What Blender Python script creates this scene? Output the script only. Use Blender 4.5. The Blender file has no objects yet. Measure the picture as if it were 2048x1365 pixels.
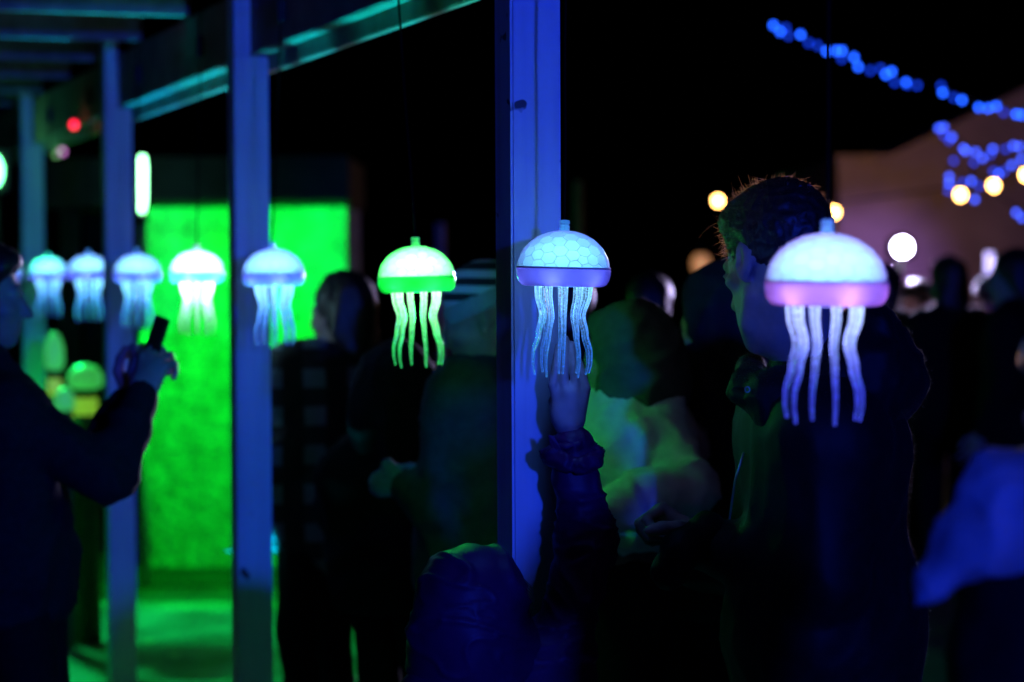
import bpy, bmesh, math, random
import numpy as np
from mathutils import Vector, Matrix, noise as mnoise

random.seed(7)
rng = np.random.default_rng(7)
S = bpy.context.scene
COL = S.collection
rad = math.radians

# ------------------------------------------------------------------ camera, sky, light
FPX = 85.0 / 36.0 * 2048.0
CAM_Z = 1.6
CAM_R = Matrix.Rotation(rad(90 - 1.68), 3, 'X') @ Matrix.Rotation(rad(-0.28), 3, 'Z')
cam_data = bpy.data.cameras.new('camera')
cam_data.lens = 85.0
cam_data.sensor_width = 36.0
cam_data.clip_start = 0.1
cam_data.clip_end = 600.0
cam_data.dof.use_dof = True
cam_data.dof.focus_distance = 4.40
cam_data.dof.aperture_fstop = 2.6
cam = bpy.data.objects.new('camera', cam_data)
cam.location = (0, 0, CAM_Z)
cam.rotation_euler = CAM_R.to_euler()
COL.objects.link(cam)
S.camera = cam

world = bpy.data.worlds.new('World')
S.world = world
world.use_nodes = True
wn = world.node_tree.nodes
sky = wn.new('ShaderNodeTexSky')
sky.sky_type = 'NISHITA'
sky.sun_disc = False
sky.sun_elevation = rad(-9)
sky.sun_rotation = rad(200)
world.node_tree.links.new(sky.outputs[0], wn['Background'].inputs[0])
wn['Background'].inputs[1].default_value = 0.02

S.view_settings.view_transform = 'Standard'
S.view_settings.look = 'None'
S.view_settings.exposure = 0.0
S.view_settings.gamma = 1.0
S.view_settings.use_curve_mapping = False
S.cycles.use_denoising = True
S.cycles.max_bounces = 10
S.cycles.transparent_max_bounces = 16
S.cycles.sample_clamp_indirect = 4.0
S.cycles.caustics_refractive = False
S.cycles.caustics_reflective = False


def lamp(name, kind, loc, energy, color, target=None, size=0.05, spot=60, blend=0.5):
    d = bpy.data.lights.new(name, kind)
    d.energy = energy
    d.color = color
    if kind in ('POINT', 'SPOT'):
        d.shadow_soft_size = size
    if kind == 'SPOT':
        d.spot_size = rad(spot)
        d.spot_blend = blend
    o = bpy.data.objects.new(name, d)
    o.location = loc
    if target is not None:
        o.rotation_euler = (Vector(target) - Vector(loc)).to_track_quat('-Z', 'Y').to_euler()
    COL.objects.link(o)
    o.visible_camera = False
    o.visible_transmission = False
    return o


# the blue wash lamps that light the whole pergola from the camera's side
lamp('blue_wash', 'SPOT', (1.75, -2.2, 2.1), 1250, (0.010, 0.045, 1.0), (-0.7, 7.0, 1.7), 0.12, 62, 0.6)


def P(px, py, Y):
    """a photograph pixel (2048 wide) at distance Y in front of the camera, as a point"""
    v = CAM_R @ Vector(((px - 1024) / FPX, (682.5 - py) / FPX, -1.0))
    v = v * (Y / v.y)
    return Vector((v.x, v.y, v.z + CAM_Z))


def M(Y):
    return Y / FPX        # metres per photograph pixel


# ------------------------------------------------------------------ materials
MATS = {}


def nodes_of(name):
    m = bpy.data.materials.new(name)
    m.use_nodes = True
    nt = m.node_tree
    return m, nt, nt.nodes, nt.links, nt.nodes['Principled BSDF']


def mat(name, col, rough=0.7, var=0.25, scale=12.0, bump=0.0, bscale=60.0, metal=0.0, sheen=0.0, spec=0.5, detail=4.0, dist=0.01):
    if name in MATS:
        return MATS[name]
    m, nt, N, L, b = nodes_of(name)
    tc = N.new('ShaderNodeTexCoord')
    n = N.new('ShaderNodeTexNoise')
    n.inputs['Scale'].default_value = scale
    n.inputs['Detail'].default_value = detail
    L.new(tc.outputs['Object'], n.inputs['Vector'])
    r = N.new('ShaderNodeValToRGB')
    e = r.color_ramp.elements
    e[0].position, e[1].position = 0.3, 0.7
    e[0].color = tuple(c * (1 - var) for c in col) + (1,)
    e[1].color = tuple(min(1, c * (1 + var)) for c in col) + (1,)
    L.new(n.outputs['Fac'], r.inputs['Fac'])
    L.new(r.outputs['Color'], b.inputs['Base Color'])
    b.inputs['Roughness'].default_value = rough
    b.inputs['Metallic'].default_value = metal
    b.inputs['Sheen Weight'].default_value = sheen
    b.inputs['Specular IOR Level'].default_value = spec
    if bump:
        n2 = N.new('ShaderNodeTexNoise')
        n2.inputs['Scale'].default_value = bscale
        n2.inputs['Detail'].default_value = 5.0
        L.new(tc.outputs['Object'], n2.inputs['Vector'])
        bp = N.new('ShaderNodeBump')
        bp.inputs['Strength'].default_value = bump
        bp.inputs['Distance'].default_value = dist
        L.new(n2.outputs['Fac'], bp.inputs['Height'])
        L.new(bp.outputs['Normal'], b.inputs['Normal'])
    MATS[name] = m
    return m


def emit(name, col, strength, base=(0.8, 0.8, 0.8)):
    if name in MATS:
        return MATS[name]
    m, nt, N, L, b = nodes_of(name)
    b.inputs['Base Color'].default_value = base + (1,)
    b.inputs['Emission Color'].default_value = tuple(col) + (1,)
    b.inputs['Emission Strength'].default_value = strength
    b.inputs['Roughness'].default_value = 0.3
    MATS[name] = m
    return m


def painted_wood():
    m, nt, N, L, b = nodes_of('painted_wood')
    tc = N.new('ShaderNodeTexCoord')
    mp = N.new('ShaderNodeMapping')
    mp.inputs['Scale'].default_value = (26, 26, 1.4)
    L.new(tc.outputs['Object'], mp.inputs['Vector'])
    g = N.new('ShaderNodeTexNoise')
    g.inputs['Scale'].default_value = 1.6
    g.inputs['Detail'].default_value = 6
    L.new(mp.outputs['Vector'], g.inputs['Vector'])
    n = N.new('ShaderNodeTexNoise')
    n.inputs['Scale'].default_value = 5
    n.inputs['Detail'].default_value = 5
    L.new(tc.outputs['Object'], n.inputs['Vector'])
    mx = N.new('ShaderNodeMix')
    mx.inputs[0].default_value = 0.5
    L.new(g.outputs['Fac'], mx.inputs[2])
    L.new(n.outputs['Fac'], mx.inputs[3])
    r = N.new('ShaderNodeValToRGB')
    e = r.color_ramp.elements
    e[0].position, e[1].position = 0.33, 0.62
    e[0].color = (0.66, 0.65, 0.63, 1)
    e[1].color = (0.80, 0.79, 0.77, 1)
    L.new(mx.outputs[0], r.inputs['Fac'])
    # small scuffs and knots in the paint
    v = N.new('ShaderNodeTexNoise')
    v.inputs['Scale'].default_value = 16
    v.inputs['Detail'].default_value = 2
    L.new(tc.outputs['Object'], v.inputs['Vector'])
    r2 = N.new('ShaderNodeValToRGB')
    r2.color_ramp.elements[0].position = 0.245
    r2.color_ramp.elements[1].position = 0.275
    r2.color_ramp.elements[0].color = (0.12, 0.1, 0.08, 1)
    r2.color_ramp.elements[1].color = (1, 1, 1, 1)
    L.new(v.outputs['Fac'], r2.inputs['Fac'])
    mu = N.new('ShaderNodeMix')
    mu.data_type = 'RGBA'
    mu.blend_type = 'MULTIPLY'
    mu.inputs[0].default_value = 1
    L.new(r.outputs['Color'], mu.inputs[6])
    L.new(r2.outputs['Color'], mu.inputs[7])
    L.new(mu.outputs[2], b.inputs['Base Color'])
    b.inputs['Roughness'].default_value = 0.55
    bp = N.new('ShaderNodeBump')
    bp.inputs['Strength'].default_value = 0.25
    bp.inputs['Distance'].default_value = 0.003
    L.new(g.outputs['Fac'], bp.inputs['Height'])
    L.new(bp.outputs['Normal'], b.inputs['Normal'])
    return m


def stripes(name, c1, c2, axis, freq, rough=0.85, c3=None, freq2=0):
    """woven stripes, or a plaid when c3 is given"""
    m, nt, N, L, b = nodes_of(name)
    tc = N.new('ShaderNodeTexCoord')
    w = N.new('ShaderNodeTexWave')
    w.bands_direction = axis
    w.inputs['Scale'].default_value = freq
    w.inputs['Distortion'].default_value = 0.6
    w.inputs['Detail'].default_value = 1
    L.new(tc.outputs['Object'], w.inputs['Vector'])
    r = N.new('ShaderNodeValToRGB')
    r.color_ramp.elements[0].position = 0.45
    r.color_ramp.elements[1].position = 0.55
    r.color_ramp.elements[0].color = c1 + (1,)
    r.color_ramp.elements[1].color = c2 + (1,)
    L.new(w.outputs['Fac'], r.inputs['Fac'])
    out = r.outputs['Color']
    if c3:
        w2 = N.new('ShaderNodeTexWave')
        w2.bands_direction = 'X'
        w2.inputs['Scale'].default_value = freq2
        w2.inputs['Distortion'].default_value = 0.8
        L.new(tc.outputs['Object'], w2.inputs['Vector'])
        r3 = N.new('ShaderNodeValToRGB')
        r3.color_ramp.elements[0].position = 0.45
        r3.color_ramp.elements[1].position = 0.55
        L.new(w2.outputs['Fac'], r3.inputs['Fac'])
        mx = N.new('ShaderNodeMix')
        mx.data_type = 'RGBA'
        L.new(r3.outputs['Color'], mx.inputs[0])
        L.new(out, mx.inputs[6])
        mx.inputs[7].default_value = c3 + (1,)
        out = mx.outputs[2]
    L.new(out, b.inputs['Base Color'])
    b.inputs['Roughness'].default_value = rough
    return m


WOOD = painted_wood()
BLACK_PLASTIC = mat('black_plastic', (0.008, 0.008, 0.009), 0.5, spec=.2)
SKIN = mat('skin', (0.42, 0.27, 0.21), 0.55, 0.12, 40, 0.15, 300, dist=0.001)
HAIR_DARK = mat('dark_hair', (0.02, 0.013, 0.009), 0.5, 0.3, 80)
CLOTH_BLACK = mat('black_cloth', (0.0055, 0.0055, 0.0065), 0.9, 0.3, 60, 0.3, 500, dist=0.001, spec=.12)
CLOTH_NAVY = mat('navy_cloth', (0.010, 0.011, 0.015), 0.85, 0.3, 60, 0.3, 500, dist=0.001, spec=.15)
DENIM = mat('dark_denim', (0.008, 0.009, 0.014), 0.9, 0.3, 80, spec=.15)
SHOE = mat('shoe_leather', (0.01, 0.01, 0.01), 0.5)
STEEL = mat('dull_steel', (0.3, 0.3, 0.31), 0.35, 0.1, 20, metal=1.0)

# ------------------------------------------------------------------ object helpers


def prop(o, label=None, cat=None, group=None, kind=None):
    if label:
        o['label'] = label
    if cat:
        o['category'] = cat
    if group:
        o['group'] = group
    if kind:
        o['kind'] = kind
    return o


def empty(name, loc, label, cat, group=None, rot=(0, 0, 0)):
    o = bpy.data.objects.new(name, None)
    o.empty_display_size = 0.1
    o.location = loc
    o.rotation_euler = rot
    COL.objects.link(o)
    return prop(o, label, cat, group)


def link(name, me, m=None, parent=None, label=None):
    """link a mesh given in WORLD coordinates under a parent (meshes are moved into the parent's frame)"""
    o = bpy.data.objects.new(name, me)
    COL.objects.link(o)
    if m is not None and not me.materials:
        me.materials.append(m)
    if parent is not None:
        o.parent = parent
        chain = parent.matrix_basis.copy()
        p = parent.parent
        while p is not None:
            chain = p.matrix_basis @ chain
            p = p.parent
        me.transform(chain.inverted())
    if label:
        o['label'] = label
    return o


def local(name, me, m, parent, loc=(0, 0, 0), rot=(0, 0, 0)):
    """link a shared mesh given in the parent's own frame"""
    o = bpy.data.objects.new(name, me)
    COL.objects.link(o)
    if not me.materials:
        me.materials.append(m)
    o.parent = parent
    o.location = loc
    o.rotation_euler = rot
    o.material_slots[0].link = 'OBJECT'
    o.material_slots[0].material = m
    return o


def smooth(me, on=True):
    me.polygons.foreach_set('use_smooth', [on] * len(me.polygons))
    return me


def raw(verts, faces, sm=True):
    me = bpy.data.meshes.new('mesh')
    me.from_pydata([tuple(v) for v in verts], [], [tuple(f) for f in faces])
    me.update()
    if sm:
        smooth(me)
    return me


def obox(c, ax, half, bev=0.0, seg=2):
    """box with centre c, axes ax (three unit vectors) and half sizes"""
    bm = bmesh.new()
    bmesh.ops.create_cube(bm, size=2.0)
    for v in bm.verts:
        q = v.co
        v.co = Vector((q.x * half[0], q.y * half[1], q.z * half[2]))
    if bev:
        bmesh.ops.bevel(bm, geom=list(bm.edges), offset=bev, segments=seg, affect='EDGES')
    R = Matrix(ax).transposed()
    for v in bm.verts:
        v.co = R @ v.co + Vector(c)
    bmesh.ops.recalc_face_normals(bm, faces=bm.faces)
    me = bpy.data.meshes.new('box')
    bm.to_mesh(me)
    bm.free()
    return me


AX = ((1, 0, 0), (0, 1, 0), (0, 0, 1))


def tube(pts, radii, n=10, caps=True):
    """swept tube through points with a radius per point"""
    pts = [Vector(p) for p in pts]
    if not hasattr(radii, '__len__'):
        radii = [radii] * len(pts)
    V, F = [], []
    up = None
    for i, p in enumerate(pts):
        t = (pts[min(i + 1, len(pts) - 1)] - pts[max(i - 1, 0)]).normalized()
        if up is None:
            up = t.orthogonal().normalized()
        else:
            up = (up - t * up.dot(t)).normalized()
        s = t.cross(up)
        for k in range(n):
            a = 2 * math.pi * k / n
            V.append(p + (up * math.cos(a) + s * math.sin(a)) * radii[i])
    for i in range(len(pts) - 1):
        for k in range(n):
            F.append((i * n + k, i * n + (k + 1) % n, (i + 1) * n + (k + 1) % n, (i + 1) * n + k))
    if caps:
        for base, rev, p, r in ((0, True, pts[0], radii[0]), ((len(pts) - 1) * n, False, pts[-1], radii[-1])):
            ring = [base + k for k in range(n)]
            F.append(tuple(reversed(ring)) if rev else tuple(ring))
    return raw(V, F)


def lathe(profile, n=48, c=(0, 0, 0), cap=False):
    V, F = [], []
    for r, z in profile:
        for k in range(n):
            a = 2 * math.pi * k / n
            V.append((c[0] + r * math.cos(a), c[1] + r * math.sin(a), c[2] + z))
    for i in range(len(profile) - 1):
        for k in range(n):
            F.append((i * n + k, i * n + (k + 1) % n, (i + 1) * n + (k + 1) % n, (i + 1) * n + k))
    if cap:
        F.append(tuple(reversed(range(n))))
        F.append(tuple((len(profile) - 1) * n + k for k in range(n)))
    return raw(V, F)


def ball(r, seg=12, rings=8, squash=1.0, c=(0, 0, 0)):
    prof = [(max(1e-4, r * math.sin(math.pi * i / rings)), -r * squash * math.cos(math.pi * i / rings)) for i in range(rings + 1)]
    return lathe(prof, seg, c, True)


def join(meshes):
    V, F, o = [], [], 0
    for me in meshes:
        V += [v.co.copy() for v in me.vertices]
        F += [tuple(i + o for i in p.vertices) for p in me.polygons]
        o += len(me.vertices)
    return raw(V, F)


# ------------------------------------------------------------------ bodies from distance fields


class Field:
    def __init__(self):
        self.items = []
        self.lo = np.array([1e9] * 3)
        self.hi = -self.lo

    def grow(self, p, r):
        p = np.array(p, float)
        self.lo = np.minimum(self.lo, p - r)
        self.hi = np.maximum(self.hi, p + r)

    def cap(self, a, b, ra, rb=None, k=0.03, sub=False):
        rb = ra if rb is None else rb
        a, b = np.array(a, float), np.array(b, float)
        if not sub:
            self.grow(a, ra)
            self.grow(b, rb)
        self.items.append(('c', a, b, ra, rb, k, sub))
        return self

    def ell(self, c, r, R=None, k=0.03, sub=False):
        c, r = np.array(c, float), np.array(r, float)
        if not sub:
            self.grow(c, r.max())
        self.items.append(('e', c, r, None if R is None else np.array(R, float), None, k, sub))
        return self

    def plane(self, p, n, k=0.004):
        """cut away what lies on the side n points to"""
        self.items.append(('p', np.array(p, float), np.array(n, float) / np.linalg.norm(n), None, None, k, True))
        return self

    def dist(self, X):
        d = None
        for kind, a, b, c, e, k, sub in self.items:
            if kind == 'c':
                ba = b - a
                t = np.clip(((X - a) @ ba) / max(ba @ ba, 1e-12), 0, 1)
                s = np.linalg.norm(X - a - t[:, None] * ba, axis=1) - (c + (e - c) * t)
            elif kind == 'e':
                q = X - a
                if c is not None:
                    q = q @ c          # c's columns are the axes
                k0 = np.linalg.norm(q / b, axis=1)
                k1 = np.linalg.norm(q / (b * b), axis=1)
                s = k0 * (k0 - 1) / np.maximum(k1, 1e-9)
            else:
                s = -((X - a) @ b)
            if d is None:
                d = s
            elif sub:
                h = np.maximum(k - np.abs(d + s), 0) / k
                d = np.maximum(d, -s) + h * h * k / 4
            else:
                h = np.maximum(k - np.abs(d - s), 0) / k
                d = np.minimum(d, s) - h * h * k / 4
        return d

    def mesh(self, h, disp=None):
        lo, hi = self.lo - 2.5 * h, self.hi + 2.5 * h
        n = np.ceil((hi - lo) / h).astype(int) + 1
        ax = [lo[i] + h * np.arange(n[i]) for i in range(3)]
        G = np.stack(np.meshgrid(*ax, indexing='ij'), -1).reshape(-1, 3)
        D = np.empty(len(G))
        for i in range(0, len(G), 400000):
            D[i:i + 400000] = self.dist(G[i:i + 400000])
        D = D.reshape(n)
        D[0], D[-1] = 1, 1
        D[:, 0], D[:, -1] = 1, 1
        D[:, :, 0], D[:, :, -1] = 1, 1
        I = D < 0
        nc = n - 1
        cnt = np.zeros(nc)
        pos = np.zeros(tuple(nc) + (3,))
        sl = lambda o: tuple(slice(o[i], o[i] + nc[i]) for i in range(3))
        corners = [(x, y, z) for x in (0, 1) for y in (0, 1) for z in (0, 1)]
        for c1 in corners:
            for a in range(3):
                if c1[a]:
                    continue
                c2 = list(c1)
                c2[a] = 1
                d1, d2 = D[sl(c1)], D[sl(c2)]
                m = I[sl(c1)] != I[sl(c2)]
                t = np.where(m, d1 / np.where(m, d1 - d2, 1), 0)
                cnt += m
                for q in range(3):
                    pos[..., q] += m * (c1[q] + (t if q == a else 0))
        cells = np.argwhere(cnt > 0)
        idx = -np.ones(nc, int)
        ci = tuple(cells.T)
        idx[ci] = np.arange(len(cells))
        V = lo + h * (cells + pos[ci] / cnt[ci][:, None])
        Q = []
        for a in range(3):
            b, c = (a + 1) % 3, (a + 2) % 3
            s1 = [slice(None)] * 3
            s2 = [slice(None)] * 3
            s1[a], s2[a] = slice(0, -1), slice(1, None)
            m = I[tuple(s1)] != I[tuple(s2)]
            e = np.argwhere(m)
            e = e[(e[:, b] > 0) & (e[:, c] > 0) & (e[:, b] < nc[b]) & (e[:, c] < nc[c])]
            fl = I[tuple(s1)][tuple(e.T)]
            def at(db, dc):
                g = e.copy()
                g[:, b] += db
                g[:, c] += dc
                return idx[tuple(g.T)]
            q = np.stack([at(-1, -1), at(0, -1), at(0, 0), at(-1, 0)], 1)
            q[~fl] = q[~fl][:, ::-1]
            Q.append(q)
        Q = np.concatenate(Q)
        me = bpy.data.meshes.new('body')
        me.from_pydata(V.tolist(), [], Q.tolist())
        me.update()
        smooth(me)
        if disp:
            disp(me)
        return me


def nvec(q):
    return Vector((mnoise.noise(q + Vector((17.3, 2.1, 9.7))), mnoise.noise(q + Vector((3.9, 31.2, 5.5))), mnoise.noise(q + Vector((8.8, 4.4, 23.6)))))


def folds(amp, scale=7.0, stretch=(1, 1, 1), seed=0.0, sharp=1.0):
    """cloth folds: ridged noise moved along the normals"""
    def f(me):
        nv = len(me.vertices)
        co = np.empty(nv * 3)
        me.vertices.foreach_get('co', co)
        co = co.reshape(-1, 3)
        no = np.array([v.normal[:] for v in me.vertices])
        d = np.empty(nv)
        s = np.array(stretch) * scale
        for i, p in enumerate(co * s + seed):
            q = Vector(p)
            w = nvec(q * 0.6) * 0.9
            r1 = 1 - abs(mnoise.noise(q + w)) * 2.2
            r2 = 1 - abs(mnoise.noise((q + w) * 2.3)) * 2.2
            c1 = max(0.0, r1)
            d[i] = c1 * c1 * 0.75 + r1 * .25 + max(0.0, r2) ** 2 * 0.35 - 0.3
        co += no * (d * amp)[:, None]
        me.vertices.foreach_set('co', co.ravel())
        me.update()
    return f


def creases(amp, scale=7.0, stretch=(1, 1, 1), seed=0.0, base=.35):
    """shell fabric: broad bulges with a few narrow raised creases"""
    def f(me):
        nv = len(me.vertices)
        co = np.empty(nv * 3)
        me.vertices.foreach_get('co', co)
        co = co.reshape(-1, 3)
        no = np.array([v.normal[:] for v in me.vertices])
        d = np.empty(nv)
        for i, p in enumerate(co * (np.array(stretch) * scale) + seed):
            q = Vector(p)
            w = nvec(q * 0.7) * 0.8
            n1 = mnoise.noise(q + w)
            n2 = mnoise.noise((q + w) * 1.9 + Vector((7, 3, 1)))
            d[i] = base * n1 * 2 + max(0.0, 1 - abs(n1) * 5.5) ** 1.4 * .75 + max(0.0, 1 - abs(n2) * 6) ** 1.4 * .4 - .2
        co += no * (d * amp)[:, None]
        me.vertices.foreach_set('co', co.ravel())
        me.update()
    return f


def frame(yaw, pitch=0.0, roll=0.0):
    """rotation whose +Y is the facing; yaw 0 looks along +Y (away from the camera), positive turns left; pitch > 0 nods down"""
    return np.array(Matrix.Rotation(yaw, 3, 'Z') @ Matrix.Rotation(-pitch, 3, 'X') @ Matrix.Rotation(roll, 3, 'Y'))


def add_head(F, c, R, s=1.0, neck=None, ears=True, lean=False):
    c = np.array(c, float)
    g = lambda x, y, z: c + R @ (np.array((x, y, z)) * s)
    k = 0.02 * s
    F.ell(g(0, -.015, .035), np.array((.075, .098, .088)) * s, R, k)
    zd = -.016 if lean else 0
    F.ell(g(0, .032, -.03 + zd * .5), np.array((.056 if lean else .060, .066, .09 if lean else .085)) * s, R, .03 * s)
    F.ell(g(0, .042, -.075 + zd), np.array((.043, .05, .04)) * s, R, .03 * s)
    F.ell(g(0, .074, -.098 + zd), np.array((.02, .018, .016)) * s, R, .02 * s)
    for sx in (-1, 1):
        if lean:
            F.ell(g(.051 * sx, .050, -.012), np.array((.014, .022, .010)) * s, R, .016 * s)
            F.cap(g(.055 * sx, .012, -.055), g(.046 * sx, .04, -.092), .013 * s, .011 * s, k=.02 * s)
            F.cap(g(.046 * sx, .04, -.092), g(.012 * sx, .078, -.112), .011 * s, k=.015 * s)
        else:
            F.ell(g(.043 * sx, .06, -.022), np.array((.024, .03, .022)) * s, R, .02 * s)
    F.cap(g(-.03, .083, .024), g(.03, .083, .024), .013 * s, k=.012 * s)
    for sx in (-1, 1):
        F.ell(g(.031 * sx, .104, .004), np.array((.019, .016, .013)) * s, R, .012 * s, True)
        F.ell(g(.031 * sx, .081, .003), np.array((.0125,) * 3) * s, R, .003 * s)
        F.cap(g(.019 * sx, .095, .0095), g(.042 * sx, .088, .0085), .0035 * s, k=.004 * s)
    F.cap(g(0, .092, .012), g(0, .119, -.031), .008 * s, .0115 * s, k=.014 * s)
    for sx in (-1, 1):
        F.ell(g(.012 * sx, .104, -.035), np.array((.008, .01, .007)) * s, R, .008 * s)
    F.cap(g(-.017, .089, -.061), g(.017, .089, -.061), .0065 * s, k=.008 * s)
    F.cap(g(-.015, .088, -.074), g(.015, .088, -.074), .0072 * s, k=.008 * s)
    F.cap(g(-.02, .1, -.0672), g(.02, .1, -.0672), .0018 * s, k=.004 * s, sub=True)
    if ears:
        for sx in (-1, 1):
            Re = R @ np.array(Matrix.Rotation(sx * rad(-22), 3, 'Z') @ Matrix.Rotation(rad(12), 3, 'X'))
            F.ell(g(.078 * sx, -.012, .0), np.array((.0085, .019, .033)) * s, Re, .008 * s)
            F.ell(g(.087 * sx, -.006, .003), np.array((.007, .011, .021)) * s, Re, .006 * s, True)
            F.cap(g(.074 * sx, -.004, -.03), g(.076 * sx, -.006, -.018), .007 * s, k=.006 * s)
    if neck is not None:
        F.cap(g(0, -.02, -.05), neck, .054 * s, .060 * s, k=.03 * s)
    return F


FINGERS = (('i', .030, .088, .020, .041), ('m', .010, .092, .021, .046), ('r', -.011, .088, .020, .042), ('p', -.030, .079, .017, .033))


def add_hand(F, w, R, s=1.0, curl=(10, 10, 12, 15), thumb=(25, 20), spread=1.0, forearm=None, arm_r=.027, side=1, tuck=False, wide=1.0):
    """wrist w; R columns: x towards the thumb (times side), y out of the back of the hand, z along the fingers"""
    w = np.array(w, float)
    g = lambda q: w + R @ (np.array((q[0] * side * wide, q[1], q[2])) * s)
    for nm, x, z, r, ln in FINGERS:
        F.cap(g((x * .55, 0, .012)), g((x, 0, z)), .0130 * s, .0100 * s, k=.009 * s)
    F.cap(g((.0, -.004, .03)), g((0, -.004, .065)), .02 * s, .02 * s, k=.02 * s)
    for j, (nm, x, z, r, ln) in enumerate(FINGERS):
        p = np.array((x, 0, z))
        a = 0
        rr = (.0096 if nm != 'p' else .0084) * (1 + (wide - 1) * .75)
        tx = x * 1.4 * spread
        for q, f in enumerate((1.0, .62, .5)):
            a += rad(curl[j]) * (1.0, 1.15, .8)[q]
            e = p + np.array((tx * f * .3, -math.sin(a) * ln * f, math.cos(a) * ln * f))
            F.cap(g(p), g(e), rr * s, rr * .93 * s, k=.003 * s)
            p = e
            rr *= .93
    p = np.array((.022, -.006, .018))
    t1 = p + np.array((.006, -.030, .034) if tuck else (.030, -.014, .030))
    F.cap(g(p), g(t1), .0155 * s, .0125 * s, k=.012 * s)
    a = rad(thumb[0])
    d = np.array((math.sin(a) * .6, -math.sin(rad(thumb[1])), math.cos(a)))
    d /= np.linalg.norm(d)
    t2 = t1 + d * .03
    F.cap(g(t1), g(t2), .0118 * s, .0105 * s, k=.004 * s)
    d2 = d + np.array((-.35, -.3, 0))
    d2 /= np.linalg.norm(d2)
    F.cap(g(t2), g(t2 + d2 * .025), .0105 * s, .0085 * s, k=.004 * s)
    if forearm is not None:
        F.cap(g((0, 0, -.005)), forearm, .0235 * s, arm_r, k=.02 * s)
        F.cap(g((.012, 0, 0)), g((.02, 0, .03)), .018 * s, .014 * s, k=.02 * s)
    return F


def hand_frame(z, x_hint):
    z = np.array(z, float)
    z /= np.linalg.norm(z)
    x = np.array(x_hint, float)
    x -= z * (x @ z)
    x /= np.linalg.norm(x)
    y = np.cross(z, x)
    return np.stack([x, y, z], 1)


def joints(base, yaw, H, over=None):
    s = H / 1.75
    J = {}
    d = dict(pelvis=(0, 0, .95), waist=(0, 0, 1.1), chest=(0, .01, 1.3), neck=(0, -.015, 1.47), head=(0, .02, 1.625),
             shL=(-.175, -.01, 1.405), shR=(.175, -.01, 1.405), elL=(-.235, -.03, 1.12), elR=(.235, -.03, 1.12),
             wrL=(-.21, .09, .89), wrR=(.21, .09, .89), hipL=(-.09, 0, .92), hipR=(.09, 0, .92),
             knL=(-.10, .03, .5), knR=(.10, .03, .5), anL=(-.105, -.02, .09), anR=(.105, -.02, .09),
             toL=(-.125, .15, .045), toR=(.125, .15, .045))
    R = Matrix.Rotation(yaw, 3, 'Z')
    for k, v in d.items():
        q = R @ (Vector(v) * s)
        J[k] = np.array((q.x + base[0], q.y + base[1], q.z))
    for k, v in (over or {}).items():
        J[k] = np.array(v, float)
    return J, s


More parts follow.
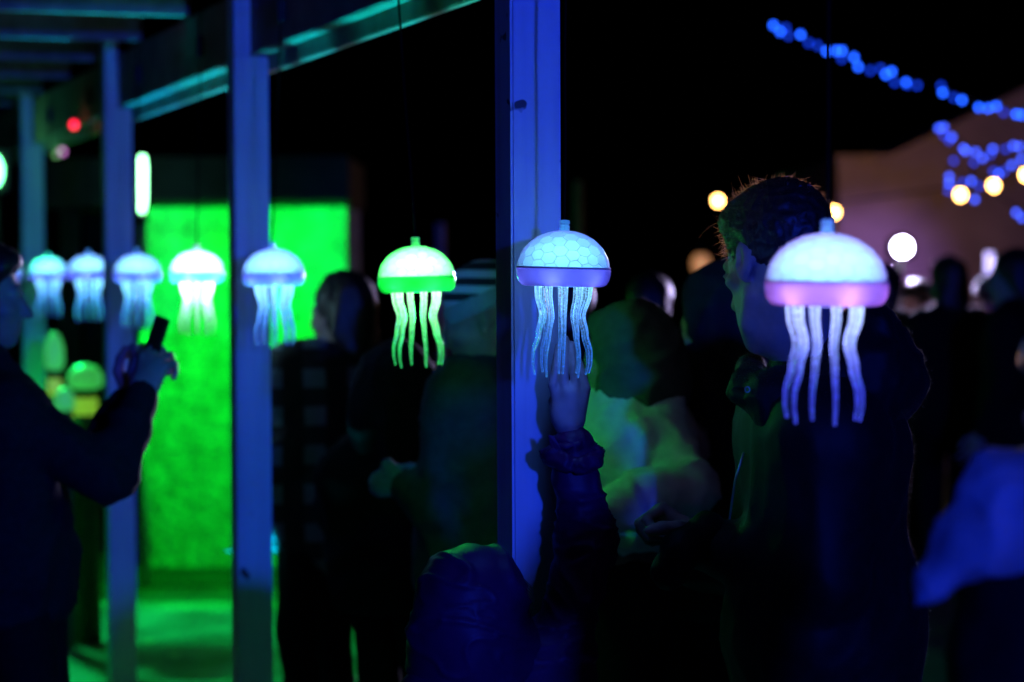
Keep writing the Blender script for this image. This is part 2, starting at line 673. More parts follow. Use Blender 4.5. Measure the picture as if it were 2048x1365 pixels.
def person(label, base, yaw, H=1.72, over=None, look=None, jacket=CLOTH_BLACK, trousers=DENIM, hair='cap', hair_mat=HAIR_DARK,
           h=0.022, hh=0.008, bulk=1.0, hood=None, hood_up=False, fold=0.006, group=None, hem=.80, hands=None, jfold=None, cat='person',
           jname='jacket', lapped=True, hand_h=.005, head_s=1.0, neck_col=True, jh=None, hood_fold=None, hood_h=None, lean=False, arm_k=.03, arm_b=1.0, arm_end=.93):
    J, s = joints(base, yaw, H, over)
    root = empty('person', (base[0], base[1], 0), label, cat, group)
    ly, lp, lr = look or (yaw, 0.1, 0)
    HR = frame(ly, lp, lr)
    hs = head_s * (0.82 + 0.18 * s)
    # body: one mesh, the head and hands finer than what the clothes hide
    B = Field()
    for a in 'LR':
        B.cap(J['sh' + a], J['el' + a], .045 * s, .038 * s)
        B.cap(J['el' + a], J['wr' + a], .038 * s, .024 * s)
        B.cap(J['hip' + a], J['kn' + a], .07 * s, .05 * s)
        B.cap(J['kn' + a], J['an' + a], .05 * s, .034 * s)
        B.cap(J['an' + a], J['to' + a], .034 * s, .026 * s)
        B.cap(J['sh' + a], J['hip' + a], .055 * s, .075 * s, k=.08)
    B.cap(J['shL'], J['shR'], .05 * s, k=.08)
    B.cap(J['pelvis'], J['neck'], .09 * s, .05 * s, k=.08)
    B.cap(J['neck'], J['head'], .05 * s, .05 * s)
    parts = [B.mesh(max(h, .016))]
    Hd = add_head(Field(), J['head'], HR, hs, J['neck'], lean=lean)
    parts.append(Hd.mesh(hh))
    for a in 'LR':
        hd = (hands or {}).get(a)
        if hd is False:
            continue
        z = J['wr' + a] - J['el' + a]
        z /= np.linalg.norm(z)
        if hd:
            Rm = hand_frame(hd.get('z', z), hd['x'])
            F = add_hand(Field(), J['wr' + a], Rm, hd.get('s', s), hd.get('curl', (10, 10, 12, 15)), hd.get('thumb', (25, 20)), hd.get('spread', 1),
                         J['wr' + a] - z * .09 * s, .03 * s, hd.get('side', 1), hd.get('tuck', False), hd.get('wide', 1.0))
        else:
            side = frame(yaw)[:, 1]
            Rm = hand_frame(z, side)
            F = add_hand(Field(), J['wr' + a], Rm, s, (25, 28, 30, 34), forearm=J['wr' + a] - z * .07 * s, arm_r=.028 * s, side=1)
        parts.append(F.mesh(hand_h if hd else max(.007, hand_h)))
    link('body', join(parts), SKIN, root)
    # jacket
    C = Field()
    b = bulk
    for a in 'LR':
        C.cap(J['sh' + a] * .86 + J['neck'] * .14 - np.array((0, 0, .06 * s)), J['hip' + a], .095 * s * b, .115 * s * b, k=.09)
    C.cap(J['shL'], J['shR'], .07 * s * b, k=.09)
    C.cap(J['chest'], J['pelvis'], .13 * s * b, .125 * s * b, k=.09)
    if lapped:
        C.cap(J['pelvis'], J['pelvis'] - np.array((0, 0, .1 * s)), .15 * s * b, .155 * s * b, k=.09)
    C.cap(J['chest'], J['neck'], .12 * s * b, .075 * s * b, k=.06)
    for a in 'LR':
        C.cap(J['sh' + a], J['el' + a], .066 * s * b * arm_b, .058 * s * b * arm_b, k=arm_k)
        e = J['el' + a] + (J['wr' + a] - J['el' + a]) * arm_end
        C.cap(J['el' + a], e, .058 * s * b * arm_b, .044 * s * b * arm_b, k=arm_k)
    if hem is not None:
        C.plane((0, 0, hem * s), (0, 0, -1))
    link(jname, C.mesh(jh or h, jfold or folds(fold, 6, seed=base[0] * 7)), jacket, root)
    if neck_col:
        col = tube([J['neck'] + HR @ (np.array((math.cos(t) * .078, math.sin(t) * .078 - .015, .0 + .012 * math.sin(t))) * s) for t in np.linspace(0, 2 * math.pi, 17)],
                   .026 * s, 8, False)
        link('collar', col, jacket, root)
    # trousers and shoes
    T = Field()
    for a in 'LR':
        T.cap(J['hip' + a], J['kn' + a], .092 * s, .07 * s)
        T.cap(J['kn' + a], J['an' + a], .07 * s, .058 * s)
    T.cap(J['hipL'] + (0, 0, .05 * s), J['hipR'] + (0, 0, .05 * s), .1 * s, k=.05)
    link('trousers', T.mesh(max(h, .02), folds(.006, 7, (1, 1, .6))), trousers, root)
    for a in 'LR':
        Sf = Field()
        Sf.cap(J['an' + a] - (0, 0, .04 * s), J['to' + a], .045 * s, .04 * s).plane((0, 0, .002), (0, 0, -1))
        Sf.cap(J['an' + a], J['an' + a] - (0, 0, .03), .05 * s, .045 * s).plane((0, 0, .002), (0, 0, -1))
        link('shoe', Sf.mesh(.014), SHOE, root)
    # hair, hat or hood
    hp = lambda x, y, z: J['head'] + HR @ (np.array((x, y, z)) * hs)
    if hair == 'cap':
        K = Field()
        K.ell(hp(0, -.022, .045), np.array((.086, .105, .094)) * hs, HR)
        K.ell(hp(0, .03, .085), np.array((.07, .065, .05)) * hs, HR, .03)
        K.plane(hp(0, .055, .05), HR @ np.array((0, .75, -.65)), .02)
        K.plane(hp(0, .0, -.055), HR @ np.array((0, .25, -1)), .02)
        link('hair', K.mesh(hh, folds(.006, 26)), hair_mat, root)
    elif hair == 'long':
        K = Field()
        K.ell(hp(0, -.025, .04), np.array((.09, .108, .1)) * hs, HR)
        K.ell(hp(0, -.06, -.08), np.array((.092, .06, .12)) * hs, HR, .05)
        K.plane(hp(0, .06, .05), HR @ np.array((0, .8, -.6)), .02)
        K.ell(hp(0, .1, -.05), np.array((.06, .09, .1)) * hs, HR, .02, True)
        link('hair', K.mesh(hh, folds(.008, 20, (1, 1, .4))), hair_mat, root)
    elif hair == 'beanie':
        K = Field()
        K.ell(hp(0, -.02, .06), np.array((.092, .11, .1)) * hs, HR)
        K.plane(hp(0, .02, .042), HR @ np.array((0, .18, -1)), .01)
        link('beanie', K.mesh(hh), hair_mat, root)
        ring = [hp(math.cos(t) * .088, math.sin(t) * .104 - .02, .048 - math.sin(t) * .014) for t in np.linspace(0, 2 * math.pi, 29)]
        K2 = Field()
        for i in range(28):
            up = HR @ np.array((0, 0, .026))
            K2.cap(ring[i] - up * .4, ring[i] + up * .6, .011, k=.015)
        link('hat_brim', K2.mesh(.007), hood or hair_mat, root)
    if hood_up:
        K = Field()
        K.ell(hp(0, -.03, .03), np.array((.118, .135, .135)) * hs, HR)
        K.ell(hp(0, -.06, -.06), np.array((.112, .1, .12)) * hs, HR, .06)
        K.cap(hp(0, -.06, -.1), J['neck'], .1 * hs, .11 * hs, k=.06)
        K.ell(hp(0, .11, -.0), np.array((.07, .12, .1)) * hs, HR, .03, True)
        link('hood', K.mesh(hood_h or max(.009, hh), hood_fold or folds(.009, 9, seed=base[0] * 3)), hood or jacket, root)
    elif hood is not None and hair != 'beanie':
        K = Field()
        K.ell(J['neck'] + HR @ (np.array((0, -.09, -.02)) * s), np.array((.14, .075, .10)) * s, frame(yaw), .04)
        K.ell(J['neck'] + HR @ (np.array((0, -.06, .05)) * s), np.array((.1, .06, .04)) * s, frame(yaw), .04)
        link('hood', K.mesh(.012, folds(.006, 10)), hood, root)
    return root, J, HR, hs


# ------------------------------------------------------------------ the setting
GROUND_MAT = mat('dark_asphalt', (0.055, 0.055, 0.058), 0.75, 0.45, 6, 0.5, 90, dist=0.006)
PAVE_MAT = mat('worn_paving', (0.24, 0.23, 0.22), 0.6, 0.7, 3.2, 0.6, 40, detail=8, dist=0.01)
me = raw([(-220, -60, 0), (220, -60, 0), (220, 300, 0), (-220, 300, 0)], [(0, 1, 2, 3)], False)
prop(link('ground', me, GROUND_MAT), kind='structure')
me = raw([(-6.5, 5.5, .004), (-0.2, 5.5, .004), (-0.4, 11.6, .004), (-6.5, 11.75, .004)], [(0, 1, 2, 3)], False)
prop(link('pavement', me, PAVE_MAT), kind='structure')
GRASS_MAT = mat('short_lawn', (0.035, 0.07, 0.02), 0.9, 0.5, 9, 0.9, 120, dist=0.03)
me = raw([(1.2, 11.5, .004), (40, 11.5, .004), (40, 60, .004), (1.2, 60, .004)], [(0, 1, 2, 3)], False)
prop(link('lawn', me, GRASS_MAT), kind='structure')

# pergola: everything is laid out along its own row direction
RX0, RSL = 1.56, -0.3358
rdir = Vector((RSL, 1, 0)).normalized()
ndir = Vector((rdir.y, -rdir.x, 0))
zdir = Vector((0, 0, 1))


def row(Y, p=0.0, z=0.0):
    v = Vector((RX0 + RSL * Y, Y, z)) + ndir * p
    return v


RAX = (ndir, rdir, zdir)


def rbox(s0, s1, p0, p1, z0, z1, bev=.004):
    """box in pergola coordinates: along the row between distances s0..s1, across p0..p1"""
    a = row(s0, (p0 + p1) / 2, (z0 + z1) / 2)
    b = row(s1, (p0 + p1) / 2, (z0 + z1) / 2)
    return obox((a + b) / 2, RAX, ((p1 - p0) / 2, (b - a).length / 2, (z1 - z0) / 2), bev)


RAFTERWOOD = mat('darker_timber', (0.24, 0.23, 0.21), 0.8, 0.3, 14, 0.3, 50, dist=.003, spec=.2)  # rafter and beam timber set darker than the post paint
BEAMWOOD = mat('darker_painted_timber', (0.30, 0.29, 0.27), 0.7, 0.25, 9, 0.3, 50, dist=.003, spec=.2)
perg = empty('pergola', row(4.6), 'white painted timber pergola with square posts receding to the left', 'pergola')
ZB = 2.215
T = .1 / 1.0548
for Yp in (2.3, 4.56, 6.90, 9.08, 11.42, 13.7):
    link('post', rbox(Yp, Yp + T, -.03, .07, 0.0, ZB - .001, .005), WOOD, perg)
    link('post_top', rbox(Yp + .001, Yp + T - .001, -.0295, .019, ZB, ZB + .33, .004), WOOD, perg)
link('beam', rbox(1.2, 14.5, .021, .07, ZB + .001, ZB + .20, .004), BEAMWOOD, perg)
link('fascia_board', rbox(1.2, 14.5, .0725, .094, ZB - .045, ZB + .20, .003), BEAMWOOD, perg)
for i in range(11):
    Yr = 5.26 + .83 * i
    link('rafter', rbox(Yr, Yr + .05, -3.2, .018, ZB + .203, ZB + .35, .003), RAFTERWOOD, perg)
link('wall_plate', rbox(1.2, 14.5, -3.3, -3.22, ZB + .05, ZB + .35, .003), RAFTERWOOD, perg)
for px, py, r in ((1052, 889, .006), (1066, 238, .004)):
    q = P(px, py, 4.572)
    link('knot', raw([q + ndir * (r * math.cos(a) * (.8 + .5 * random.random())) + zdir * (r * math.sin(a) * (.8 + .4 * random.random())) - rdir * .0016 for a in np.linspace(0, 6.28, 11)[:-1]],
                     [tuple(range(10))], False), BLACK_PLASTIC, perg)

# kiosk with the green lit plaster wall
KY = 13.0
a0 = P(297, 1140, KY)
a1 = P(692, 415, KY)
PLASTER = mat('rough_plaster', (0.52, 0.52, 0.5), 0.85, 0.42, 9, 1.0, 22, detail=10, dist=0.06)
DARKPAINT = mat('dark_fascia', (0.018, 0.02, 0.018), 0.7, 0.3, 8, spec=.2)
kiosk = empty('kiosk', ((a0.x + a1.x) / 2, KY, 0), 'small rough plastered kiosk lit bright green, under a dark roof', 'kiosk')
link('wall', obox(((a0.x + a1.x) / 2, KY + .6, (a0.z + a1.z + .1) / 2), AX, ((a1.x - a0.x) / 2, .6, (a1.z + .1 - a0.z) / 2), .012), PLASTER, kiosk)
r0, r1 = P(78, 415, KY - .25), P(697, 312, KY - .25)
link('roof', obox(((r0.x + r1.x) / 2, KY + .45, (r0.z + r1.z) / 2), AX, ((r1.x - r0.x) / 2, .70, (r1.z - r0.z) / 2), .01), DARKPAINT, kiosk)
link('plinth', obox(((a0.x + a1.x) / 2 - .02, KY + .25, a0.z / 2 - .002), AX, ((a1.x - a0.x) / 2 + .05, 1.0, a0.z / 2 - .001), .01), DARKPAINT, kiosk)
link('corner_post', obox((r0.x + .1, KY + .1, r0.z / 2), AX, (.05, .05, r0.z / 2 - .002), .005), DARKPAINT, kiosk)
link('back_panel', obox(((r0.x + a0.x) / 2, KY + 1.12, r0.z / 2), AX, ((a0.x - r0.x) / 2 - .004, .02, r0.z / 2 - .003), 0), DARKPAINT, kiosk)

# marquee on the right, lit warm and violet
MY = 19.0
m0 = P(1664, 322, MY)
apex = P(2075, 170, MY)
eave2 = P(1772, 322, MY)
MARQ = mat('canvas', (0.36, 0.30, 0.23), 0.9, 0.18, 2.5, 0.3, 14, dist=0.02)
marq = empty('marquee', (m0.x + 3, MY, 0), 'pale canvas marquee with a sloping roof behind the crowd', 'marquee')
x0, x1, xe, xa, x9 = m0.x, eave2.x, eave2.x + .05, apex.x, m0.x + 7.5
V = [(x0, MY, .01), (x9, MY, .01), (x9, MY, m0.z), (2 * xa - x1, MY, m0.z), (xa, MY, apex.z), (x1, MY, m0.z), (x0, MY, m0.z)]
V2 = [(x, y + 4, z) for x, y, z in V]
n7 = len(V)
link('front_wall', raw(V + [(x, y + .02, z) for x, y, z in V], [tuple(range(n7)), tuple(reversed(range(n7, 2 * n7)))] + [(i, i + n7, (i + 1) % n7 + n7, (i + 1) % n7) for i in range(n7)], False), MARQ, marq)
rv, rf = [], []
for i in range(2, 7):
    for dy in (-.25, 4):
        rv.append((V[i][0], MY + dy, V[i][2] + .004))
        rv.append((V[i][0], MY + dy, V[i][2] + .03))
for i in range(4):
    b = i * 4
    rf += [(b, b + 4, b + 6, b + 2), (b + 1, b + 3, b + 7, b + 5), (b, b + 1, b + 5, b + 4), (b + 2, b + 6, b + 7, b + 3)]
link('roof', raw(rv, rf, False), MARQ, marq)
link('side_wall', obox((x0 + .02, MY + 2.05, m0.z / 2), AX, (.018, 2.0, m0.z / 2 - .01), 0), MARQ, marq)
for xx in (x0 + .02, xa, x9 - .05):
    link('frame_pole', tube([(xx, MY - .05, 0), (xx, MY - .05, m0.z - .01)], .025, 8), STEEL, marq)

# ------------------------------------------------------------------ lamps
GREEN = (0.02, 1.0, 0.07)


def pole(p, r, top, m, name, label, cat, group=None):
    o = link(name, tube([(p.x, p.y, 0), (p.x, p.y, top * .5), (p.x, p.y, top)], [r * 1.15, r, r * .9], 10), m)
    return prop(o, label, cat, group)


PALEPAINT = mat('pale_paint', (0.6, 0.45, 0.45), 0.6, 0.2, 10)
q = P(701, 447, 14.6)
pole(q, .018, q.z, PALEPAINT, 'pole', 'thin pinkish pole close to the right edge of the green wall', 'pole', 'thin poles in the dark')
q = P(880, 447, 15.5)
pole(q, .035, q.z, PALEPAINT, 'pole', 'thicker dim pole standing above the striped beanie', 'pole', 'thin poles in the dark')
q = P(1155, 362, 16)
pole(q, .035, q.z, mat('brown_paint', (0.08, 0.04, 0.025), .7), 'pole', 'dim brown pole right of the nearest pergola post', 'pole', 'thin poles in the dark')

# green tube lamp left of the kiosk wall
t0, t1 = P(284, 425, 12.3), P(285, 312, 12.3)
tl = empty('tube_lamp', (t0.x, t0.y, 0), 'upright glowing green-white tube lamp beside the kiosk wall', 'lamp')
link('tube', tube([t0, t0 * .8 + t1 * .2, t0 * .2 + t1 * .8, t1], [.012, .022, .022, .014], 12), emit('green_tube', (0.30, 1.0, 0.45), 10.0), tl)
link('pole', tube([(t0.x, t0.y + .02, 0), (t0.x, t0.y + .02, t0.z - .004)], .022, 8), mat('pale_pole', (.6, .6, .58), .5), tl)
link('clamp', obox((t0.x, t0.y + .01, t0.z - .03), AX, (.03, .03, .02), .004), BLACK_PLASTIC, tl)

# green floodlamp at the far left under the pergola
g0 = P(-17, 342, 11.2)
gl = empty('green_floodlamp', (g0.x, g0.y, 0), 'bright green floodlamp cut off by the left edge of the picture', 'lamp')
link('lens', ball(.055, 16, 10, 1.5, g0), emit('green_lens', (0.15, 1.0, 0.35), 9.0), gl)
link('housing', obox((g0.x - .01, g0.y + .09, g0.z), AX, (.07, .05, .1), .01), BLACK_PLASTIC, gl)
link('stand', tube([(g0.x, g0.y + .09, 0), (g0.x, g0.y + .09, g0.z - .1)], .02, 8), BLACK_PLASTIC, gl)
lamp('green_flood', 'SPOT', (g0.x + .1, g0.y - .12, g0.z), 260, (0.0, 1.0, .16), (-1.5, 10.3, 0), .06, 95, .7)
# the wash on the plaster wall, from an added, hidden lamp whose plates trim the light
kx = (a0.x + a1.x) / 2
kx = P(507, 430, KY - 1.5).x
kb = link('added_bar_lamp', join([obox((kx, KY - 1.45, a1.z - .108), AX, (.075, .09, .003), 0), obox((kx, KY - 1.53, a1.z - .14), AX, (.075, .008, .034), 0), obox((kx - .060, KY - 1.45, a1.z - .14), AX, (.003, .088, .029), 0), obox((kx + .040, KY - 1.45, a1.z - .14), AX, (.003, .088, .029), 0)]), BLACK_PLASTIC)
prop(kb, 'added unseen bar lamp in front of the kiosk eave', 'lamp')
lamp('wall_wash', 'SPOT', (kx, KY - 1.46, a1.z - .122), 235, (0.0, 1.0, 0.02), (kx, KY, a1.z - .9), .003, 140, .2)

# unseen uplights added to brighten the underside of the pergola beam
for k, (Yu, cu_, en, Yt) in enumerate(((8.55, (0.0, .5, 1.0), 420, 8.55), (7.65, (0.0, .75, 1.0), 420, 7.65), (6.52, (0.0, .8, .95), 300, 6.50), (5.72, (0.0, .85, .85), 300, 5.72), (5.0, (0.0, .9, .75), 260, 5.0))):
    u = row(Yu - .12 * (k == 2), .05 if k == 2 else .22, 0)
    ur = empty('added_uplight', u, 'added unseen uplight under the pergola beam, ' + ('farthest from the camera', 'between the second and third posts', 'just before the second post', 'second nearest the camera', 'nearest the camera')[k], 'lamp')
    link('housing', lathe([(.05, .004), (.055, .05), (.045, .09), (.04, .09)], 16, u), BLACK_PLASTIC, ur)
    link('lens', lathe([(.001, .086), (.04, .084)], 16, u), emit('added_uplight_lens_%d' % k, cu_, 3), ur)
    lamp('uplight', 'SPOT', u + Vector((0, 0, .12)), en, cu_, row(Yt, .05, 2.1), .03, 31 if k < 2 else 20, .8)

# white violet floodlight in the crowd
f0 = P(1805, 495, 15.0)
fl = empty('floodlight', (f0.x, f0.y, 0), 'dazzling white floodlight shining out of the crowd', 'floodlight')
link('lens', ball(.055, 20, 12, 1.0, f0), emit('white_lens', (0.75, 0.7, 1.0), 60.0), fl)
link('housing', lathe([(.075, -.02), (.09, .0), (.085, .1), (.03, .13)], 16, (f0.x, f0.y + .08, f0.z - .05)), BLACK_PLASTIC, fl)
link('stand', tube([(f0.x, f0.y + .08, 0), (f0.x, f0.y + .08, f0.z - .06)], .02, 8), BLACK_PLASTIC, fl)
lamp('violet_flood', 'SPOT', (f0.x, f0.y - .1, f0.z), 2600, (0.62, 0.52, 1.0), (.6, 4.6, 1.5), .06, 50, .5)
lamp('violet_bloom_fill', 'SPOT', (f0.x, f0.y + .3, f0.z + .05), 430, (0.34, 0.17, 1.0), (f0.x + .36, MY, f0.z - .25), .08, 25, 1.0)  # added lamp; its violet patch on the canvas stands in for lens bloom
w0 = P(1978, 527, 16.5)
wl = empty('violet_lamp', (w0.x, w0.y, 0), 'tall narrow violet-white lamp near the right edge', 'lamp')
link('tube', tube([w0 - Vector((0, 0, .075)), w0 + Vector((0, 0, .075))], .028, 10), emit('violet_tube', (0.5, 0.45, 1.0), 2.2), wl)
link('stand', tube([(w0.x, w0.y + .02, 0), (w0.x, w0.y + .02, w0.z - .08)], .018, 8), BLACK_PLASTIC, wl)


def string_lights(name, label, cat, pts, Y, m, r, cord_r=.004, dim=None, sub='bulb', strength=1.0, jitter=0.0):
    ws = [P(x, y, Y + (random.random() - .5) * jitter) for x, y, *_ in pts]
    root = empty(name, ws[0], label, cat)
    order = sorted(ws, key=lambda v: v.x)
    cpts = []
    for i, w in enumerate(order):
        cpts.append(w + Vector((0, .02, r * 1.6 + .01)))
    link('cord', tube(cpts, cord_r, 5), BLACK_PLASTIC, root)
    bm_ = ball(r, 10, 8, 1.15)
    sm_ = lathe([(r * .45, 0), (r * .55, r * .3), (r * .5, r * 1.1)], 8, (0, 0, r * .9), True)
    for i, w in enumerate(ws):
        d = len(pts[i]) > 2
        local(sub, bm_, dim if (d and dim) else m, root, w - ws[0])
        local('socket', sm_, BLACK_PLASTIC, root, w - ws[0])
    return root


Z = lambda L: [(1480 + q[0] / 2.843, q[1] / 2.843) + tuple(q[2:]) for q in L]
BLUE_B = emit('blue_bulb', (0.012, 0.10, 1.0), 8.5, (.05, .08, .3))
BLUE_D = emit('blue_bulb_dim', (0.008, 0.06, 1.0), 2.2, (.05, .08, .3))
VIO_B = emit('violet_blue_bulb', (0.04, 0.10, 1.0), 5.5, (.05, .08, .3))
WARM_B = emit('warm_bulb', (1.0, 0.50, 0.13), 26.0, (.8, .6, .4))
string_lights('fairy_light_string', 'long string of blue fairy lights sloping down across the black sky', 'string lights',
              Z([(190, 145), (228, 180), (275, 205, 1), (260, 160, 1), (345, 198), (390, 245, 1), (440, 260, 1), (492, 292), (545, 290), (580, 290), (578, 335, 1),
                 (648, 327), (672, 380), (740, 402, 1), (800, 390, 1), (830, 425), (862, 408), (880, 470, 1), (945, 470), (952, 482, 1), (1008, 487, 1),
                 (1143, 490, 1), (1153, 528), (1215, 555, 1), (1262, 570), (1358, 612), (1412, 617), (1457, 605), (1500, 640, 1), (1570, 650), (1605, 655), (1660, 670), (1720, 690)]),
              14, BLUE_B, .0125, dim=BLUE_D)
string_lights('fairy_light_string', 'tangled swag of blue fairy lights directly below the long sloping string', 'string lights',
              Z([(1130, 730), (1160, 725), (1160, 770, 1), (1205, 780), (1190, 800, 1), (1270, 845), (1285, 860), (1340, 865), (1380, 900), (1425, 880, 1),
                 (1437, 848), (1510, 850, 1), (1555, 830), (1590, 835), (1600, 905), (1545, 940), (1500, 975, 1), (1470, 990), (1440, 975, 1), (1660, 850), (1700, 870)]),
              14, VIO_B, .0125, dim=BLUE_D)
string_lights('fairy_light_string', 'lowest bunch of blue fairy lights around the warm bulbs at right', 'string lights',
              Z([(1215, 915, 1), (1330, 925, 1), (1190, 1005), (1190, 1045), (1185, 1085, 1), (1265, 1040, 1), (1315, 1030), (1360, 1060, 1), (1335, 1135), (1570, 1210), (1605, 1240)]),
              14, VIO_B, .0125, dim=BLUE_D)
string_lights('festoon_string', 'festoon of large warm yellow bulbs hanging in front of the marquee', 'string lights',
              [(1668, 425), (1921, 390), (1987, 372), (2052, 350), (2130, 335)], 15.5, WARM_B, .030, .006)
string_lights('festoon_string', 'single warm yellow bulb hanging behind the front hair of the man', 'string lights',
              [(1436, 402)], 15.5, WARM_B, .028, .006)
string_lights('festoon_string', 'dull orange lamp glowing low behind the face of the man', 'string lights',
              [(1402, 528)], 24, emit('orange_bulb', (1, .4, .12), .55), .09, .006)
string_lights('coloured_bulb', 'single red bulb under the far pergola beam', 'bulb', [(148, 250)], 9.9, emit('red_bulb', (1, .01, .02), 3), .017)
string_lights('coloured_bulb', 'pink bulb overlapping the green ones under the far beam', 'bulb', [(125, 304)], 18, emit('pink_bulb', (.6, .18, .6), 2.6), .018)
string_lights('coloured_bulb', 'cluster of dim green bulbs left of the red bulb', 'bulb', [(110, 288), (113, 311), (118, 296)], 18, emit('dim_green_bulb', (.15, .5, .15), 1.6), .018)
lamp('festoon_glow', 'POINT', P(1725, 400, 17.4), 17, (1.0, .45, .13), None, .12)
lamp('bulb_beam', 'SPOT', P(1436, 402, 15.4), 3600, (1.0, .5, .16), P(1535, 420, 4.6), .05, 3.4, .6)

# ------------------------------------------------------------------ jellyfish lanterns
R0 = .085


def dome_mesh():
    bm = bmesh.new()
    bmesh.ops.create_icosphere(bm, subdivisions=3, radius=1.0)
    for v in bm.verts:
        v.co = Matrix.Rotation(rad(17), 3, 'Y') @ Matrix.Rotation(rad(9), 3, 'X') @ v.co
    bm.verts.ensure_lookup_table()
    V, F = [], []
    for v in bm.verts:
        n = v.co.normalized()
        cs = [f.calc_center_median().normalized() for f in v.link_faces]
        u = n.orthogonal().normalized()
        w = n.cross(u)
        cs.sort(key=lambda c: math.atan2(c.dot(w), c.dot(u)))
        k = len(cs)
        cen = sum(cs, Vector()) / k
        b = len(V)
        V += [c * .982 for c in cs]
        V += [(cen + (c - cen) * .955) * 1.0 for c in cs]
        V += [(cen + (c - cen) * .55) * 1.003 for c in cs]
        V.append(cen * 1.004)
        for i in range(k):
            j = (i + 1) % k
            F += [(b + i, b + j, b + k + j, b + k + i), (b + k + i, b + k + j, b + 2 * k + j, b + 2 * k + i), (b + 2 * k + i, b + 2 * k + j, b + 3 * k)]
    bm.free()
    bm = bmesh.new()
    vs = [bm.verts.new(v) for v in V]
    for f in F:
        bm.faces.new([vs[i] for i in f])
    bmesh.ops.remove_doubles(bm, verts=bm.verts, dist=1e-4)
    geom = list(bm.verts) + list(bm.edges) + list(bm.faces)
    bmesh.ops.bisect_plane(bm, geom=geom, plane_co=(0, 0, .0), plane_no=(0, 0, -1), clear_outer=True)
    for v in bm.verts:
        r = math.hypot(v.co.x, v.co.y)
        v.co = Vector((v.co.x * R0 * .985, v.co.y * R0 * .985, v.co.z * R0 * .80 + .0335))
    bmesh.ops.recalc_face_normals(bm, faces=bm.faces)
    me = bpy.data.meshes.new('dome')
    bm.to_mesh(me)
    bm.free()
    # clean normals outwards
    for p in me.polygons:
        if p.normal.dot(p.center) < 0:
            p.flip()
    me.update()
    smooth(me, False)
    return me


DOME = dome_mesh()
prof = [(R0 * .96, .0325), (R0 * 1.0, .0325), (R0 * 1.008, .029), (R0 * 1.0, .020), (R0 * .975, .011), (R0 * .92, .004), (R0 * .85, .0008), (R0 * .78, 0.0)]
RIM = lathe(prof, 64)
PLATE = lathe([(.0005, .0016), (R0 * .78, .0012)], 48)
SEAM = lathe([(R0 * .955, .0352), (R0 * 1.006, .0352), (R0 * 1.011, .0338), (R0 * 1.006, .0321), (R0 * .955, .0321)], 64)
CAP = lathe([(.0088, .099), (.0094, .1005), (.0094, .1085), (.0085, .1095), (.0085, .112), (.0095, .1128), (.0095, .118), (.0080, .1195), (.0030, .1200)], 8)
CAP.transform(Matrix.Translation((0, 0, .0)))
smooth(CAP, False)
BULB = tube([(.044 * math.cos(a), .044 * math.sin(a), .044) for a in np.linspace(0, 2 * math.pi, 25)], .0055, 8, False)
DIVIDER = lathe([(.0005, .0328), (R0 * .957, .0326)], 48)
LEDS = join([ball(.0055, 8, 6, 1.0, (.064 * math.cos(a), .064 * math.sin(a), .0135)) for a in np.arange(6) * math.pi / 3 + .2])
SPEC = emit('x', (1, 1, 1), 1)


def tentacle(ang, rad0, ph, amp, ln):
    pts, rr = [], []
    for i in range(25):
        t = i / 24
        k = [(0, 1.0), (.10, .98), (.34, .78), (.55, .93), (.77, 1.12), (.88, 1.13), (1, 1.06)]
        for j in range(len(k) - 1):
            if k[j][0] <= t <= k[j + 1][0] + 1e-9:
                u = (t - k[j][0]) / (k[j + 1][0] - k[j][0])
                u = u * u * (3 - 2 * u)
                f = k[j][1] + (k[j + 1][1] - k[j][1]) * u
                break
        f = 1 + (f - 1) * amp
        r = rad0 * f
        a = ang + .012 * math.sin(ph + t * 4)
        pts.append((r * math.cos(a), r * math.sin(a), .001 - ln * t))
        rr.append(.0044 * (1 - t) ** 1.0 + .0021)
    rr[-1] = .0018
    pts.append((pts[-1][0], pts[-1][1], pts[-1][2] - .0008))
    rr.append(.0006)
    return tube(pts, rr, 12)


TENT = []
for k in range(10):
    TENT.append(tentacle(2 * math.pi * k / 10 + .31, .049 if k % 2 else .046, k * 1.7, 1.0 + .15 * math.sin(k * 2.1), .160 + .004 * math.sin(k * 3.3)))


def dome_material(name, led, edge, k, facing=0.6, tint=None):
    """milky plastic: light from the bulb inside comes through, less of it where the wall is seen edge-on"""
    m, nt, N, L, b = nodes_of(name)
    N.remove(b)
    out = [n for n in N if n.type == 'OUTPUT_MATERIAL'][0]
    tr = N.new('ShaderNodeBsdfTranslucent')
    tr.inputs['Color'].default_value = led + (1,)
    df = N.new('ShaderNodeBsdfPrincipled')
    df.inputs['Base Color'].default_value = edge + (1,)
    df.inputs['Roughness'].default_value = 0.22
    lw = N.new('ShaderNodeLayerWeight')
    lw.inputs['Blend'].default_value = facing
    mx = N.new('ShaderNodeMixShader')
    L.new(lw.outputs['Facing'], mx.inputs['Fac'])
    L.new(tr.outputs[0], mx.inputs[1])
    t2 = N.new('ShaderNodeBsdfTranslucent')      # a longer way through tinted plastic
    t2.inputs['Color'].default_value = (tint or tuple(a * b for a, b in zip(led, (.5, .3, .9)))) + (1,)
    m2 = N.new('ShaderNodeMixShader')
    m2.inputs[0].default_value = .5
    L.new(t2.outputs[0], m2.inputs[1])
    L.new(df.outputs[0], m2.inputs[2])
    L.new(m2.outputs[0], mx.inputs[2])
    L.new(mx.outputs[0], out.inputs['Surface'])
    return m


